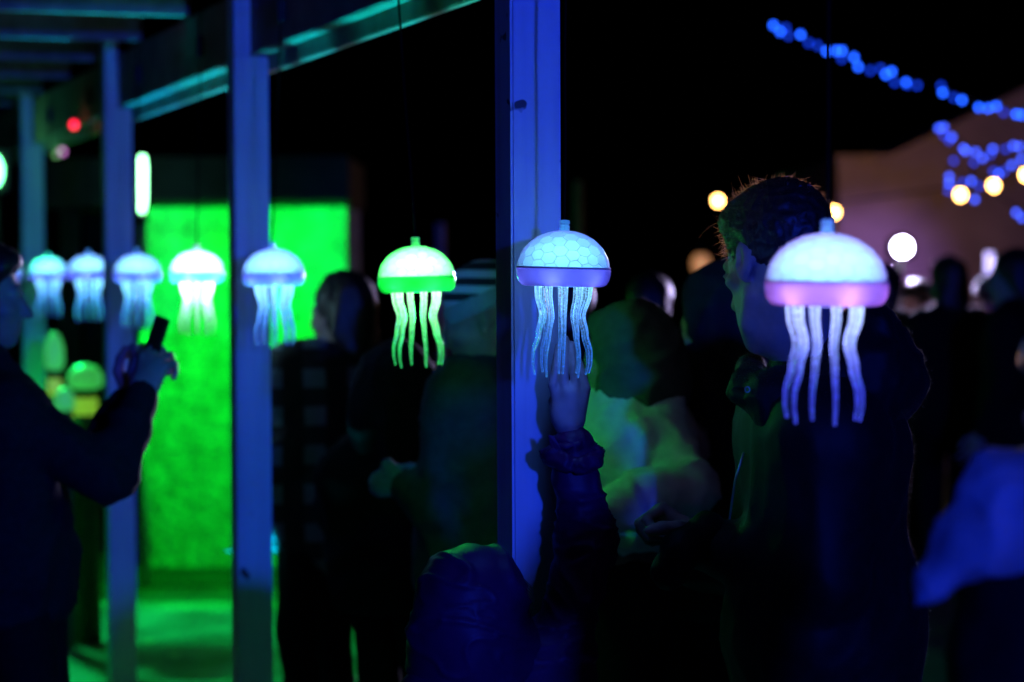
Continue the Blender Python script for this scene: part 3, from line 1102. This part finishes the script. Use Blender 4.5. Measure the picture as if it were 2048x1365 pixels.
def tentacle_material(name, col, strength, fall, top):
    """clear acrylic rods that lead the bulb's light; bubbles and the skin let it out"""
    m, nt, N, L, b = nodes_of(name)
    out = [n for n in N if n.type == 'OUTPUT_MATERIAL'][0]
    b.inputs['Base Color'].default_value = (0.9, 0.95, 1, 1)
    b.inputs['Roughness'].default_value = 0.06
    b.inputs['IOR'].default_value = 1.32
    b.inputs['Transmission Weight'].default_value = 1.0
    tc = N.new('ShaderNodeTexCoord')
    sx = N.new('ShaderNodeSeparateXYZ')
    L.new(tc.outputs['Object'], sx.inputs[0])
    mr = N.new('ShaderNodeMapRange')       # light left after its way down the rod
    mr.inputs['From Min'].default_value = -.165
    mr.inputs['From Max'].default_value = 0
    mr.inputs['To Min'].default_value = fall
    mr.inputs['To Max'].default_value = 1.0
    L.new(sx.outputs['Z'], mr.inputs['Value'])
    pw = N.new('ShaderNodeMath')
    pw.operation = 'POWER'
    pw.inputs[1].default_value = 1.8
    L.new(mr.outputs[0], pw.inputs[0])
    mp = N.new('ShaderNodeMapping')
    mp.inputs['Scale'].default_value = (1, 1, .8)
    L.new(tc.outputs['Object'], mp.inputs['Vector'])
    vo = N.new('ShaderNodeTexVoronoi')
    vo.inputs['Scale'].default_value = 380
    L.new(mp.outputs[0], vo.inputs['Vector'])
    no = N.new('ShaderNodeTexNoise')
    no.inputs['Scale'].default_value = 330
    no.inputs['Detail'].default_value = 3
    L.new(mp.outputs[0], no.inputs['Vector'])
    r = N.new('ShaderNodeValToRGB')
    r.color_ramp.elements[0].position, r.color_ramp.elements[1].position = .06, .36
    r.color_ramp.elements[0].color = (1, 1, 1, 1)
    r.color_ramp.elements[1].color = (.02, .02, .02, 1)
    L.new(vo.outputs['Distance'], r.inputs['Fac'])
    r2 = N.new('ShaderNodeValToRGB')
    r2.color_ramp.elements[0].position, r2.color_ramp.elements[1].position = .42, .66
    L.new(no.outputs['Fac'], r2.inputs['Fac'])
    ad = N.new('ShaderNodeMath')
    ad.operation = 'MULTIPLY_ADD'
    ad.inputs[1].default_value = .45
    L.new(r2.outputs['Color'], ad.inputs[0])
    L.new(r.outputs['Color'], ad.inputs[2])
    lw = N.new('ShaderNodeLayerWeight')
    lw.inputs['Blend'].default_value = .3
    ad2 = N.new('ShaderNodeMath')
    ad2.operation = 'MULTIPLY_ADD'
    ad2.inputs[1].default_value = .9
    L.new(lw.outputs['Facing'], ad2.inputs[0])
    L.new(ad.outputs[0], ad2.inputs[2])
    mu = N.new('ShaderNodeMath')
    mu.operation = 'MULTIPLY'
    L.new(ad2.outputs[0], mu.inputs[0])
    L.new(pw.outputs[0], mu.inputs[1])
    m2 = N.new('ShaderNodeMath')
    m2.operation = 'MULTIPLY'
    m2.inputs[1].default_value = strength
    L.new(mu.outputs[0], m2.inputs[0])
    cm = N.new('ShaderNodeMix')
    cm.data_type = 'RGBA'
    mr2 = N.new('ShaderNodeMapRange')
    mr2.inputs['From Min'].default_value = -.12
    mr2.inputs['From Max'].default_value = .01
    mr2.interpolation_type = 'SMOOTHSTEP'
    L.new(sx.outputs['Z'], mr2.inputs['Value'])
    L.new(mr2.outputs[0], cm.inputs[0])
    cm.inputs[6].default_value = col + (1,)
    cm.inputs[7].default_value = top + (1,)
    L.new(cm.outputs[2], b.inputs['Emission Color'])
    L.new(m2.outputs[0], b.inputs['Emission Strength'])
    m.cycles.emission_sampling = 'NONE'
    return m


CABLE_MAT = mat('black_cable', (0.004, 0.004, 0.005), 0.8, spec=0.0)


def lantern(label, Y, px, rim_py, led, bulb_power, edge, rim_led, tcol, tstr, fall, glow, glow_col, tilt=(0, 0), turn=0.0, plug_px=None, tint=(.17, .11, .55), leds=None, led_k=.9, top=(.20, .55, .95)):
    base = P(px, rim_py, Y)
    root = empty('jellyfish_lantern', base, label, 'lantern', 'jellyfish lanterns hanging in a row under the pergola beam', (rad(tilt[0]), rad(tilt[1]), turn))
    tag = 'lantern_%d' % int(px)
    local('dome', DOME, dome_material(tag + '_dome', led, edge, 1, .66, tint), root)
    rm = dome_material(tag + '_rim', rim_led, edge, 1, .6, tint)
    local('rim', RIM, rm, root)
    local('base_plate', PLATE, mat(tag + '_plate', tuple(c * .35 for c in edge), .5), root)
    local('seam', SEAM, mat(tag + '_seam', tuple(c * .5 for c in edge), .6, spec=.2), root)
    local('cap', CAP, dome_material(tag + '_cap', led, edge, 1), root)
    local('bulb', BULB, emit(tag + '_bulb', led, bulb_power * .42), root)
    local('divider', DIVIDER, mat('white_plastic', (.75, .75, .75), .5), root)
    local('led_ring', LEDS, emit(tag + '_leds', tuple(.3 + .7 * c for c in rim_led) if leds is None else leds, bulb_power * led_k), root)
    tm = tentacle_material(tag + '_tentacle', tcol, tstr, fall, top)
    for t in TENT:
        local('tentacle', t, tm, root)
    # cord up to the plug on the inside of the beam
    Rm = root.matrix_basis
    top = Rm @ Vector((0, 0, .118))
    k = (((plug_px or px + 4) - 1024) / FPX)
    Yp = RX0 / (k - RSL)
    plug = row(Yp, .006, ZB + .085)
    pts = [top.lerp(plug - Vector((0, 0, .03)), u) + Vector((0.004 * math.sin(u * 9), 0, 0)) * (u * (1 - u)) for u in np.linspace(0, 1, 10)]
    link('cord', tube(pts, .0026, 8), CABLE_MAT, root)
    link('plug', obox(plug, RAX, (.011, .012, .034), .004), BLACK_PLASTIC, root)
    link('cord_loop', tube([plug + Vector((0, 0, .03)), plug + Vector((0, 0, .07)) + rdir * .01, plug + Vector((0, 0, .112)) + ndir * .006], .003, 6), CABLE_MAT, root)
    # the lamp's own light, below the dome among the tentacles
    lamp('lantern_glow', 'POINT', Rm @ Vector((0, 0, -.045)), glow, glow_col, None, .03)
    return root


BLUEW = (0.40, 0.85, 1.0)
EDGE = (0.78, 0.74, 0.86)
BGLOW = (0.04, 0.17, 1.0)
lantern('largest violet-rimmed jellyfish lantern, nearest at right in front of the man', 3.35, 1652, 612, (0.55, 0.86, 1.0), 34, (0.85, 0.62, 0.85), (0.62, 0.40, 1.0),
        (0.045, 0.06, 0.85), 1.35, .66, .6, (0.2, 0.25, 1.0), (0, 1.0), -.44, None, (.36, .13, .55), top=(.42, .52, 1.0))
lantern('sharply focused blue jellyfish lantern above the raised hand of the child', 4.37, 1126, 573, (0.43, 0.83, 0.95), 24, EDGE, (0.24, 0.32, 1.0),
        (0.03, 0.20, .90), 1.15, .55, .9, BGLOW, (0.5, 1.6), .05)
lantern('bright green jellyfish lantern hanging between two posts', 5.26, 834, 585, (0.42, 1.0, 0.52), 150, (0.5, 0.8, 0.6), (0.01, 0.6, 0.06),
        (0.04, 1.0, 0.16), 1.9, .40, 3.6, (0.005, 1.0, 0.10), (0, -1.5), -.26, 792, (.005, .30, .03), top=(.45, 1, .5))
lantern('blue jellyfish lantern overlapping the right edge of the second post', 6.57, 547, 572, (0.45, 0.82, 1.0), 44, EDGE, (0.2, 0.3, 1.0),
        (0.04, 0.22, 1.0), 2.4, .40, .6, BGLOW, (0, 1.0), 2.7, 562)
lantern('white-hot jellyfish lantern in front of the green wall', 7.59, 394, 566, (0.85, 1.0, 0.97), 90, (0.6, 0.85, 0.9), (0.2, 0.7, 0.9),
        (0.5, 1.0, 0.85), 4.2, .12, 1.4, (.4, .8, 1), (0, 0), 3.3, 402, (.2, .6, .7), top=(.8, 1, .95))
lantern('blue jellyfish lantern in front of the third post', 8.63, 275, 565, (0.45, 0.82, 1.0), 44, EDGE, (0.2, 0.3, 1.0),
        (0.04, 0.22, 1.0), 2.3, .40, .6, BGLOW, (0, 0), 3.9, 277)
lantern('blue jellyfish lantern just left of the third post', 9.71, 178, 560, (0.45, 0.82, 1.0), 44, EDGE, (0.2, 0.3, 1.0),
        (0.04, 0.20, 1.0), 2.3, .40, .6, BGLOW, (0, 0), 4.6, 179)
lantern('second smallest blue jellyfish lantern, next to the head of the man with the phone', 10.83, 97, 561, (0.45, 0.82, 1.0), 44, EDGE, (0.2, 0.3, 1.0),
        (0.04, 0.20, 1.0), 2.2, .40, .6, BGLOW, (0, 0), 5.2, 100)
lantern('farthest jellyfish lantern, mostly hidden behind the head of the man with the phone', 12.1, 10, 560, (0.45, 0.82, 1.0), 44, EDGE, (0.2, 0.3, 1.0),
        (0.04, 0.20, 1.0), 2.2, .40, .6, BGLOW, (0, 0), 5.9, 31)

# ------------------------------------------------------------------ people


def pj(**kw):
    return {k: P(*v) for k, v in kw.items()}


# man in profile at right (in focus)
MY_ = 4.62
man_yaw = rad(62)       # faces left and away from the camera
mc = P(1640, 900, MY_ + .05)
PLUMJ = mat('charcoal_coat', (0.005, 0.005, 0.0055), 0.6, 0.35, 40, 0.35, 700, dist=0.0008, spec=.2, sheen=.012)
over = pj(head=(1553, 530, MY_), neck=(1628, 745, MY_ + .03), chest=(1655, 900, MY_ + .05), waist=(1650, 1090, MY_ + .05), pelvis=(1650, 1250, MY_ + .05),
          shL=(1660, 850, MY_ - .12), shR=(1580, 840, MY_ + .2), elL=(1640, 1150, MY_ - .14), wrL=(1400, 1085, MY_ + .02),
          elR=(1520, 1130, MY_ + .24), wrR=(1400, 1130, MY_ + .3))
root, J, HR, hs = person('man in dark hooded coat looking down, warm light edging his short hair', (mc.x, mc.y), man_yaw, 1.80, over, (rad(33), .34, .06), PLUMJ, CLOTH_BLACK,
                         None, h=.013, hh=.0042, bulk=1.13, hood=None, jfold=folds(.010, 5.5, (1, 1, .55), 3.0), hem=.62, lean=True, arm_b=1.12, head_s=1.14, neck_col=False,
                         hands={'L': dict(z=(-.8, .1, .6), x=(.3, -.9, .2), curl=(72, 74, 76, 78), thumb=(30, 50), s=1.1, side=1), 'R': False})
# hood lying on his back, collar, cuff tab, zip
K = Field()
K.ell(P(1755, 760, MY_ + .02), (.085, .15, .085), None, .05)
K.ell(P(1720, 690, MY_ + .02), (.075, .14, .06), None, .05)
K.ell(P(1690, 770, MY_ + .02), (.1, .17, .09), None, .05)
K.ell(P(1745, 640, MY_), (.03, .10, .02), None, .03)
link('hood', K.mesh(.010, folds(.012, 9, seed=4)), PLUMJ, root)
K = Field()
K.cap(P(1500, 735, MY_ + .1), P(1545, 790, MY_ - .06), .018, .03, .03)
K.cap(P(1545, 790, MY_ - .06), P(1680, 760, MY_ - .1), .04, .05, .05)
K.cap(P(1500, 735, MY_ + .1), P(1490, 780, MY_ + .02), .018, .022, .03)
K.cap(P(1490, 780, MY_ + .02), P(1560, 830, MY_ - .07), .028, .04, .03)
link('collar', K.mesh(.007, folds(.006, 14, seed=2)), PLUMJ, root)
K = Field()
K.cap(P(1475, 790, MY_ - .02), P(1512, 800, MY_ - .06), .017, .017, .01)
link('snap_tab', K.mesh(.005), PLUMJ, root)
ring = [P(1494, 779, MY_ - .07) + Vector((math.cos(t) * .0045, -.008, math.sin(t) * .0055)) for t in np.linspace(0, 2 * math.pi, 13)]
link('snap_button', tube(ring, .0016, 6, False), STEEL, root)
link('zip', tube([P(1488, 905, MY_ - .02), P(1470, 960, MY_ - .01), P(1459, 1040, MY_), P(1455, 1120, MY_)], .0022, 6), STEEL, root)
K = Field()
c1 = [P(1318, 1130, MY_ - .03), P(1345, 1085, MY_ - .05), P(1395, 1048, MY_ - .02)]
for i in range(2):
    K.cap(c1[i] + Vector((.02, 0, -.012)), c1[i + 1] + Vector((.02, 0, -.012)), .036, .036, .015)
link('cuff', K.mesh(.006, folds(.003, 20)), PLUMJ, root)
# short hair: a close cap and single hairs standing off it
hp = lambda x, y, z: J['head'] + HR @ (np.array((x, y, z)) * hs)
K = Field()
K.ell(hp(0, -.02, .045), np.array((.081, .103, .094)) * hs, HR)
K.ell(hp(0, .035, .09), np.array((.062, .06, .04)) * hs, HR, .03)
K.plane(hp(0, .06, .06), HR @ np.array((0, .85, -.5)), .02)
K.plane(hp(0, -.01, -.045), HR @ np.array((0, .35, -1)), .02)
link('hair', K.mesh(.0045, folds(.004, 40)), HAIR_DARK, root)
ccen = np.array((0, -.02, .045))
cr = np.array((.081, .103, .094))
HV, HF = [], []


def strand(x0, d, bend, ln, wd, loc=True):
    side = np.cross(d, rng.normal(size=3))
    side /= np.linalg.norm(side)
    b = len(HV)
    for q in range(6):
        t = q / 5
        x = x0 + d * ln * t + bend * ln * t * t * .6
        w_ = wd * (1 - .8 * t)
        for sg in (-1, 1):
            y = x + side * w_ * sg
            HV.append(tuple(hp(*y)) if loc else tuple(y))
    for q in range(5):
        HF.append((b + 2 * q, b + 2 * q + 1, b + 2 * q + 3, b + 2 * q + 2))


for i in range(4200):
    v = rng.normal(size=3)
    v /= np.linalg.norm(v)
    if v[2] < -.4 or (v[1] > .55 and v[2] < .35):
        continue
    front = max(0, v[1] - .2)
    fl = np.array((0, .55, .35)) if v[1] > -.1 else np.array((0, -.5, -.35))
    d = v * (.40 + .5 * front) + fl * .8 + rng.normal(size=3) * .45
    d /= np.linalg.norm(d)
    ln = rng.uniform(.005, .018) + .022 * front
    if rng.random() < .02:
        ln *= 2.8
    strand(ccen + v * cr * .99, d, rng.normal(size=3) * .3 + np.array((0, .2, -.35)), ln, .00045)
# the ruffled fringe and the temple, standing off towards the left
HL = HR.T @ np.array((-1, 0, 0))
HU = HR.T @ np.array((0, 0, 1))
for i in range(520):
    el = rng.uniform(-.15, 1.0)
    v = HL * math.cos(el) + HU * math.sin(el) + rng.normal(size=3) * .18
    v /= np.linalg.norm(v)
    d = HL * .9 + HU * rng.normal(-.05 + el * .4, .7) + rng.normal(size=3) * .45
    d /= np.linalg.norm(d)
    strand(ccen + v * cr * .99, d, HU * rng.normal(.1, .9), rng.uniform(.005, .016) * (2.4 if rng.random() < .07 else 1), .00038)
m, nt, N, L, b = nodes_of('brown_hair')
N.remove(b)
tr_, gl_, mx_ = N.new('ShaderNodeBsdfTranslucent'), N.new('ShaderNodeBsdfGlossy'), N.new('ShaderNodeMixShader')
tr_.inputs['Color'].default_value = (.42, .27, .17, 1)
gl_.inputs['Color'].default_value = (.25, .22, .2, 1)
gl_.inputs['Roughness'].default_value = .35
mx_.inputs[0].default_value = .35
L.new(tr_.outputs[0], mx_.inputs[1])
L.new(gl_.outputs[0], mx_.inputs[2])
L.new(mx_.outputs[0], [n for n in N if n.type == 'OUTPUT_MATERIAL'][0].inputs[0])
prop(link('loose_hair', raw(HV, HF), m, root), kind='stuff')
# pale fibres added on right and upper coat sides to carry the rim light
HV, HF = [], []
for ch in root.children:
    if ch.name.startswith(('hood', 'jacket', 'collar')):
        for v in ch.data.vertices:
            n_ = np.array(v.normal[:])
            if n_[0] < .35 and n_[2] < .5:
                continue
            p_ = np.array((root.matrix_basis @ v.co)[:])
            for q in range(2):
                d_ = n_ + rng.normal(size=3) * .6
                d_ /= np.linalg.norm(d_)
                strand(p_ + rng.normal(size=3) * .003, d_, rng.normal(size=3) * .5, rng.uniform(.002, .0045), .00022, False)
m2_, nt, N, L, b = nodes_of('rim_fibre_grey')
N.remove(b)
tr_ = N.new('ShaderNodeBsdfTranslucent')
tr_.inputs['Color'].default_value = (.28, .28, .3, 1)
L.new(tr_.outputs[0], [n for n in N if n.type == 'OUTPUT_MATERIAL'][0].inputs[0])
prop(link('rim_fibres', raw(HV, HF), m2_, root), kind='stuff')


# child with the raised arm
CY = 4.46
PURPLE = mat('purple_shell', (0.07, 0.008, 0.05), 0.5, 0.2, 20, 0.25, 900, dist=0.0006, spec=.25)
cb = P(975, 1500, CY - .06)
cyaw = rad(-8)
over = pj(head=(955, 1232, CY - .05), neck=(985, 1340, CY - .03), chest=(1000, 1460, CY - .04), shR=(1108, 1330, CY), elR=(1174, 1085, CY + .02), wrR=(1141, 850, CY + .005),
          shL=(880, 1400, CY - .1))
over.update(dict(pelvis=np.array((cb.x, cb.y, .52))))
root, J, HR, hs = person('child in purple hooded jacket reaching one arm up to the lantern', (cb.x, cb.y), cyaw, 1.12, over, (rad(-25), -.2, .1), PURPLE, DENIM, None,
                         h=.010, hh=.006, bulk=1.25, hood_up=True, hood=PURPLE, arm_b=1.10, arm_end=.80, jfold=creases(.0105, 9, (.75, .75, 1.5), 1.0), hem=.74, head_s=.93, hood_fold=creases(.0095, 8, (.8, .8, 1.4), 5), jh=.005, hood_h=.005, neck_col=False, hand_h=.0032,
                         hands={'R': dict(x=(-1, 0, .0), z=(-.02, .04, 1), curl=(4, 3, 4, 10), thumb=(-40, 50), tuck=True, wide=1.22, s=.84, side=1, spread=-.5)})
# crumpled sleeve cuff with its tab
K = Field()
w = J['wrR']
for i in range(10):
    a0_, a1_ = 2 * math.pi * i / 10, 2 * math.pi * (i + 1) / 10
    f = lambda a, z, r: w + np.array((math.cos(a) * r + .003, math.sin(a) * r * .9, z))
    K.cap(f(a0_, -.040 + .007 * math.sin(a0_ * 3), .036 + .004 * math.sin(a0_ * 2)), f(a1_, -.040 + .007 * math.sin(a1_ * 3), .036 + .004 * math.sin(a1_ * 2)), .006, .006, .006)
    K.cap(f(a0_, -.064 + .008 * math.sin(a0_ * 2 + 1), .044), f(a1_, -.064 + .008 * math.sin(a1_ * 2 + 1), .044), .013, .013, .012)
link('cuff', K.mesh(.0035, folds(.006, 34, (.8, .8, 1.4), seed=5)), PURPLE, root)
link('cuff_tab', raw([P(1096, 870, CY - .03), P(1103, 902, CY - .03), P(1122, 898, CY - .035), P(1108, 872, CY - .03),
                      P(1096, 870, CY - .026), P(1103, 902, CY - .026), P(1122, 898, CY - .03), P(1108, 872, CY - .026)],
                     [(0, 1, 2, 3), (7, 6, 5, 4), (0, 4, 5, 1), (1, 5, 6, 2), (2, 6, 7, 3), (3, 7, 4, 0)], False), PURPLE, root)
wisp = []
for k in range(7):
    a = P(1040 + k * 3, 1150 + k * 8, CY - .02)
    b_ = P(1068 + 3 * math.sin(k), 1190 + k * 6, CY - .02)
    c_ = P(1050 + k * 2, 1240, CY - .02)
    wisp.append(tube([a, a.lerp(b_, .6) + Vector((.004, 0, .002)), b_, b_.lerp(c_, .5), c_], .0006, 4))
link('hair_wisp', join(wisp), HAIR_DARK, root)

# hooded figure in a pale puffy jacket, lit green by the lantern
PALEJ = mat('pale_quilted_cloth', (0.68, 0.70, 0.70), 0.8, 0.12, 30, 0.3, 300, dist=0.001)
FY = 5.55
fb = P(1265, 1000, FY)
over = pj(head=(1243, 722, FY), neck=(1255, 810, FY + .02), chest=(1245, 930, FY), pelvis=(1240, 1150, FY), shL=(1195, 880, FY - .02), shR=(1320, 865, FY - .05),
          elL=(1150, 1010, FY - .08), wrL=(1130, 1030, FY - .22), elR=(1372, 975, FY - .17), wrR=(1215, 1015, FY - .30))
person('person in pale puffy jacket with dark hood up, lit green from the left', (fb.x, fb.y), rad(75), 1.56, over, (rad(80), .1, 0), PALEJ, DENIM, None, h=.013, hh=.009, bulk=1.2,
       hood_up=True, hood=mat('dark_green_fleece', (0.07, 0.08, 0.07), .9, .2, 40), jfold=creases(.018, 6, (1, 1, 1), 9, .6), hem=1.09, neck_col=False, arm_k=.012, arm_b=1.15, head_s=.86)
# bigger hooded figure between them
GY = 5.9
gb = P(1430, 1000, GY)
over = pj(head=(1445, 655, GY), neck=(1445, 760, GY + .03))
person('person in dark hooded parka half hidden behind the man', (gb.x, gb.y), rad(60), 1.66, over, (rad(65), .15, 0), mat('dark_parka', (0.02, 0.023, 0.023), .85, .2, 30, spec=.15), DENIM, None,
       h=.018, hh=.01, bulk=1.12, hood_up=True, hood=mat('dark_parka', (0.035, 0.04, 0.04)), fold=.012, neck_col=False)

# man with phone at the left
AY = 6.0
ab = P(45, 1000, AY)
over = pj(head=(-36, 598, AY), neck=(-45, 735, AY), chest=(-15, 880, AY), waist=(0, 1050, AY), pelvis=(-5, 1190, AY), shL=(5, 820, AY + .16), shR=(25, 830, AY - .16),
          elR=(215, 950, AY - .16), wrR=(285, 795, AY - .06), elL=(180, 930, AY + .15), wrL=(268, 800, AY + .08))
root, J, HR, hs = person('person in dark jacket holding a phone up at the left edge', (ab.x, ab.y), rad(-88), 1.70, over, (rad(-86), .08, 0), CLOTH_NAVY, CLOTH_BLACK, 'cap', h=.016, hh=.007,
                         bulk=1.1, jfold=folds(.014, 6, seed=6), hem=.76,
                         hands={'R': dict(z=(.30, .15, .94), x=(-1, .35, .2), curl=(55, 58, 60, 64), thumb=(10, 10), side=1, spread=.25, s=1.12), 'L': dict(z=(.34, -.1, .93), x=(-1, -.3, .2), curl=(55, 58, 60, 64), thumb=(10, 10), side=1, spread=.25, s=1.12)})
ph = empty('phone', P(308, 692, AY), 'dark phone held up in both hands of the person at left', 'phone')
px_ = Vector((.32, .0, .95)).normalized()
pz_ = Vector((-.78, -.55, .26))
pz_ = (pz_ - px_ * pz_.dot(px_)).normalized()
pa = (px_, pz_.cross(px_), pz_)
link('case', obox(P(308, 692, AY), pa, (.075, .037, .0045), .003), BLACK_PLASTIC, ph)
link('screen', obox(P(308, 692, AY) + pa[2] * .0052, pa, (.07, .034, .0006), 0), mat('phone_glass', (.01, .012, .014), .1), ph)
link('camera_lens', obox(P(318, 668, AY) - pa[2] * .0055, pa, (.01, .01, .0015), .001), mat('phone_glass', (.01, .012, .014), .1), ph)

# dark haired person with a checked coat behind the second post
BY = 7.7
bb = P(640, 1000, BY)
over = pj(head=(680, 630, BY), neck=(672, 735, BY + .02))
person('dark haired person in checked blue coat right of the second post', (bb.x, bb.y), rad(60), 1.62, over, (rad(48), .12, 0),
       stripes('checked_wool', (.016, .021, .032), (.17, .21, .28), 'Z', 2.6, c3=(.005, .006, .009), freq2=2.4), CLOTH_BLACK, 'long', h=.02, hh=.009, bulk=1.1, fold=.012, hem=.6)
# big dark coat seen from behind in the middle
CY2 = 6.7
cb2 = P(790, 1000, CY2)
over = pj(head=(800, 800, CY2), neck=(790, 880, CY2 + .02), shL=(700, 950, CY2), shR=(900, 940, CY2))
person('stooping person in black coat below the green lantern', (cb2.x, cb2.y), rad(-40), 1.45, over, (rad(-20), .3, 0), CLOTH_BLACK, CLOTH_BLACK, None, hands={'L': False, 'R': False}, h=.018, hh=.01, bulk=1.2,
       hood_up=True, hood=CLOTH_BLACK, fold=.012, neck_col=False)
# person with striped beanie
DY = 6.2
db = P(965, 1000, DY)
over = pj(head=(966, 645, DY), neck=(985, 755, DY + .03), elL=(870, 1010, DY - .12), wrL=(800, 960, DY - .05), elR=(990, 1010, DY - .05), wrR=(890, 965, DY - .1))
rootD, JD, _, _ = person('person in striped knitted beanie half hidden by the nearest post', (db.x, db.y), rad(70), 1.62, over, (rad(85), .25, 0), mat('blue_grey_fleece', (.05, .065, .13), .9, .2, 40, spec=.1), DENIM, 'beanie',
       stripes('striped_knit', (.02, .025, .035), (.8, .82, .88), 'Z', 8.0), h=.016, hh=.008, bulk=1.1, fold=.012, hood=mat('pale_knit', (.4, .42, .45), .9), hands={'L': False, 'R': False})
for a, b_ in (('L', (805, 960)), ('R', (890, 965))):
    K = Field()
    w = JD['wr' + a]
    K.cap(w + (0.03, 0, .0), w - (.045, 0, .01), .042, .035, .02)
    K.cap(w, w + (-.03, -.02, .04), .022, .018, .02)
    link('mitten', K.mesh(.008, folds(.004, 20)), mat('blue_mitten_wool', (.16, .22, .6), .9, .2, 60), rootD)

# blurred figure at the right edge, close to the camera
IY = 2.75
ib = P(2075, 1000, IY)
LITSLEEVE = mat('lit_sleeve_cloth', (0.19, 0.20, 0.26), 0.85, 0.2, 16, 0.3, 200, dist=0.002)
over = pj(head=(2222, 850, IY), neck=(2230, 950, IY), chest=(2140, 1200, IY + .03), pelvis=(2120, 1500, IY), shL=(2080, 1085, IY + .02), shR=(2300, 1040, IY + .1),
          elL=(1985, 1290, IY + .02), wrL=(1975, 1480, IY - .05), elR=(2400, 1250, IY), wrR=(2300, 1400, IY))
root, J, HR, hs = person('blurred figure with blue-lit sleeve and shoulder at the right edge', (ib.x + .09, ib.y), rad(100), 1.45, over, (rad(110), .2, 0), CLOTH_BLACK, CLOTH_BLACK, 'cap', h=.016, hh=.009, bulk=.95, fold=.01, hem=.8)
K = Field()
K.cap(P(2190, 1000, IY), P(2005, 980, IY - .02), .085, .040, .03)
K.cap(P(2010, 975, IY - .02), P(1930, 1085, IY - .04), .034, .026, .03)
K.cap(P(1930, 1085, IY - .04), P(1870, 1165, IY - .05), .026, .014, .02)
K.cap(P(1870, 1165, IY - .05), P(1830, 1214, IY - .05), .014, .002, .02)
K.cap(P(2190, 1030, IY - .05), P(1940, 1100, IY - .05), .07, .022, .04)
link('lit_sleeve', K.mesh(.006, folds(.010, 11, seed=8)), LITSLEEVE, root)  # lit upper sleeve as paler cloth; the black jacket below stands for shade

# crowd in front of the marquee
for lab, px, py, Y, yw, jm in (
        ('dark silhouette in the crowd directly right of the floodlight', 1897, 520, 12.0, 20, CLOTH_BLACK),
        ('dark silhouette in the crowd directly below the floodlight', 1772, 535, 13.0, -30, CLOTH_NAVY),
        ('dark silhouette in the crowd at the right edge under the violet lamp', 2030, 505, 11.0, 60, CLOTH_BLACK),
        ('smaller figure in pinkish top between the crowd silhouettes', 1842, 572, 13.6, 100, mat('pink_cloth', (.3, .2, .22), .9)),
        ('figure in dark red jacket deep in the crowd at right', 1985, 560, 13.4, -80, mat('red_cloth', (.12, .02, .03), .9)),
        ('faint dark figure left of the hooded heads', 1140, 560, 9.5, 40, CLOTH_NAVY),
        ('faint dark figure between the nearest post and the parka', 1300, 560, 10.5, -20, CLOTH_BLACK)):
    top = P(px, py, Y)
    person(lab, (top.x, top.y), rad(yw), top.z * 1.0, None, None, jm, CLOTH_BLACK, 'cap' if random.random() < .6 else 'long', h=.03, hh=.014, bulk=1.12, fold=.01, group='crowd around the floodlight', hand_h=.01)

# ------------------------------------------------------------------ small things on the left
YGREEN = emit('glowing_yellow_green', (0.30, .70, .03), .55, (.5, .5, .3))
CAPGREEN = emit('glowing_green', (0.05, .60, .08), .6, (.4, .5, .4))


def lump(label, px, py, Y, w_, h_, ):
    t = P(px, py, Y)
    o = empty('garden_light', (t.x, t.y, 0), label, 'garden light', 'rounded garden lights')
    z = t.z
    link('stem', lathe([(w_ * .42, 0), (w_ * .38, z * .5), (w_ * .34, z - h_)], 18, (t.x, t.y, 0), True), mat('dark_stem', (.05, .07, .03), .8), o)
    link('glowing_neck', lathe([(w_ * .33, z - h_ - .16), (w_ * .36, z - h_ - .08), (w_ * .33, z - h_ - .001)], 18, (t.x, t.y, 0), True), YGREEN, o)
    link('cap', lathe([(w_ * .3, z - h_), (w_ * .52, z - h_ * .85), (w_ * .5, z - h_ * .4), (w_ * .3, z - h_ * .1), (.004, z)], 20, (t.x, t.y, 0), True), CAPGREEN, o)
    return o


lump('tall narrow rounded garden light glowing yellow-green left of the third post', 108, 664, 10.6, .085, .17)
lump('wide rounded garden light glowing yellow-green, beside the third post', 170, 728, 10.4, .15, .11)
lump('low rounded garden light glowing green below the tall narrow one', 128, 775, 10.2, .09, .10)
q = P(171, 992, 11.3)
prop(link('stone_post', lathe([(.055, 0), (.047, .1), (.044, q.z * .6), (.05, q.z * .95), (.03, q.z)], 14, (q.x, q.y, 0), True), mat('pale_post', (.6, .6, .55), .6)),
     'pale upright stone post standing on the green pavement left of the third post', 'post')
q = P(638, 1290, 8.9)
st = prop(link('bollard', lathe([(.035, 0), (.034, q.z * .5), (.026, q.z * .85), (.006, q.z)], 14, (q.x, q.y, 0), True), mat('pale_post', (.6, .6, .55), .6)),
          'short pale pointed bollard low between the dark coats', 'bollard')
for lab, px, py in (('pale leaf on the pavement left of the third post', 140, 1280), ('pale leaf lying right of the third post foot', 300, 1285), ('small pale leaf nearest the second post on the pavement', 352, 1312)):
    c = P(px, py, 9)
    t_ = (CAM_Z - .012) / (CAM_Z - c.z)
    c = Vector((c.x * t_, c.y * t_, .012))
    pts = [(0, -.05), (.03, -.02), (.035, .015), (.012, .05), (-.02, .035), (-.036, .0), (-.018, -.03)]
    V = [(c.x + x, c.y + y, .010 + .012 * abs(x) / .03) for x, y in pts] + [(c.x, c.y, .014)]
    prop(link('leaf', raw(V, [(i, (i + 1) % 7, 7) for i in range(7)]), mat('pale_leaf', (.6, .58, .4), .5)), lab, 'leaf', 'leaves on the pavement')
for o in list(bpy.data.materials):
    if o.name == 'x':
        bpy.data.materials.remove(o)
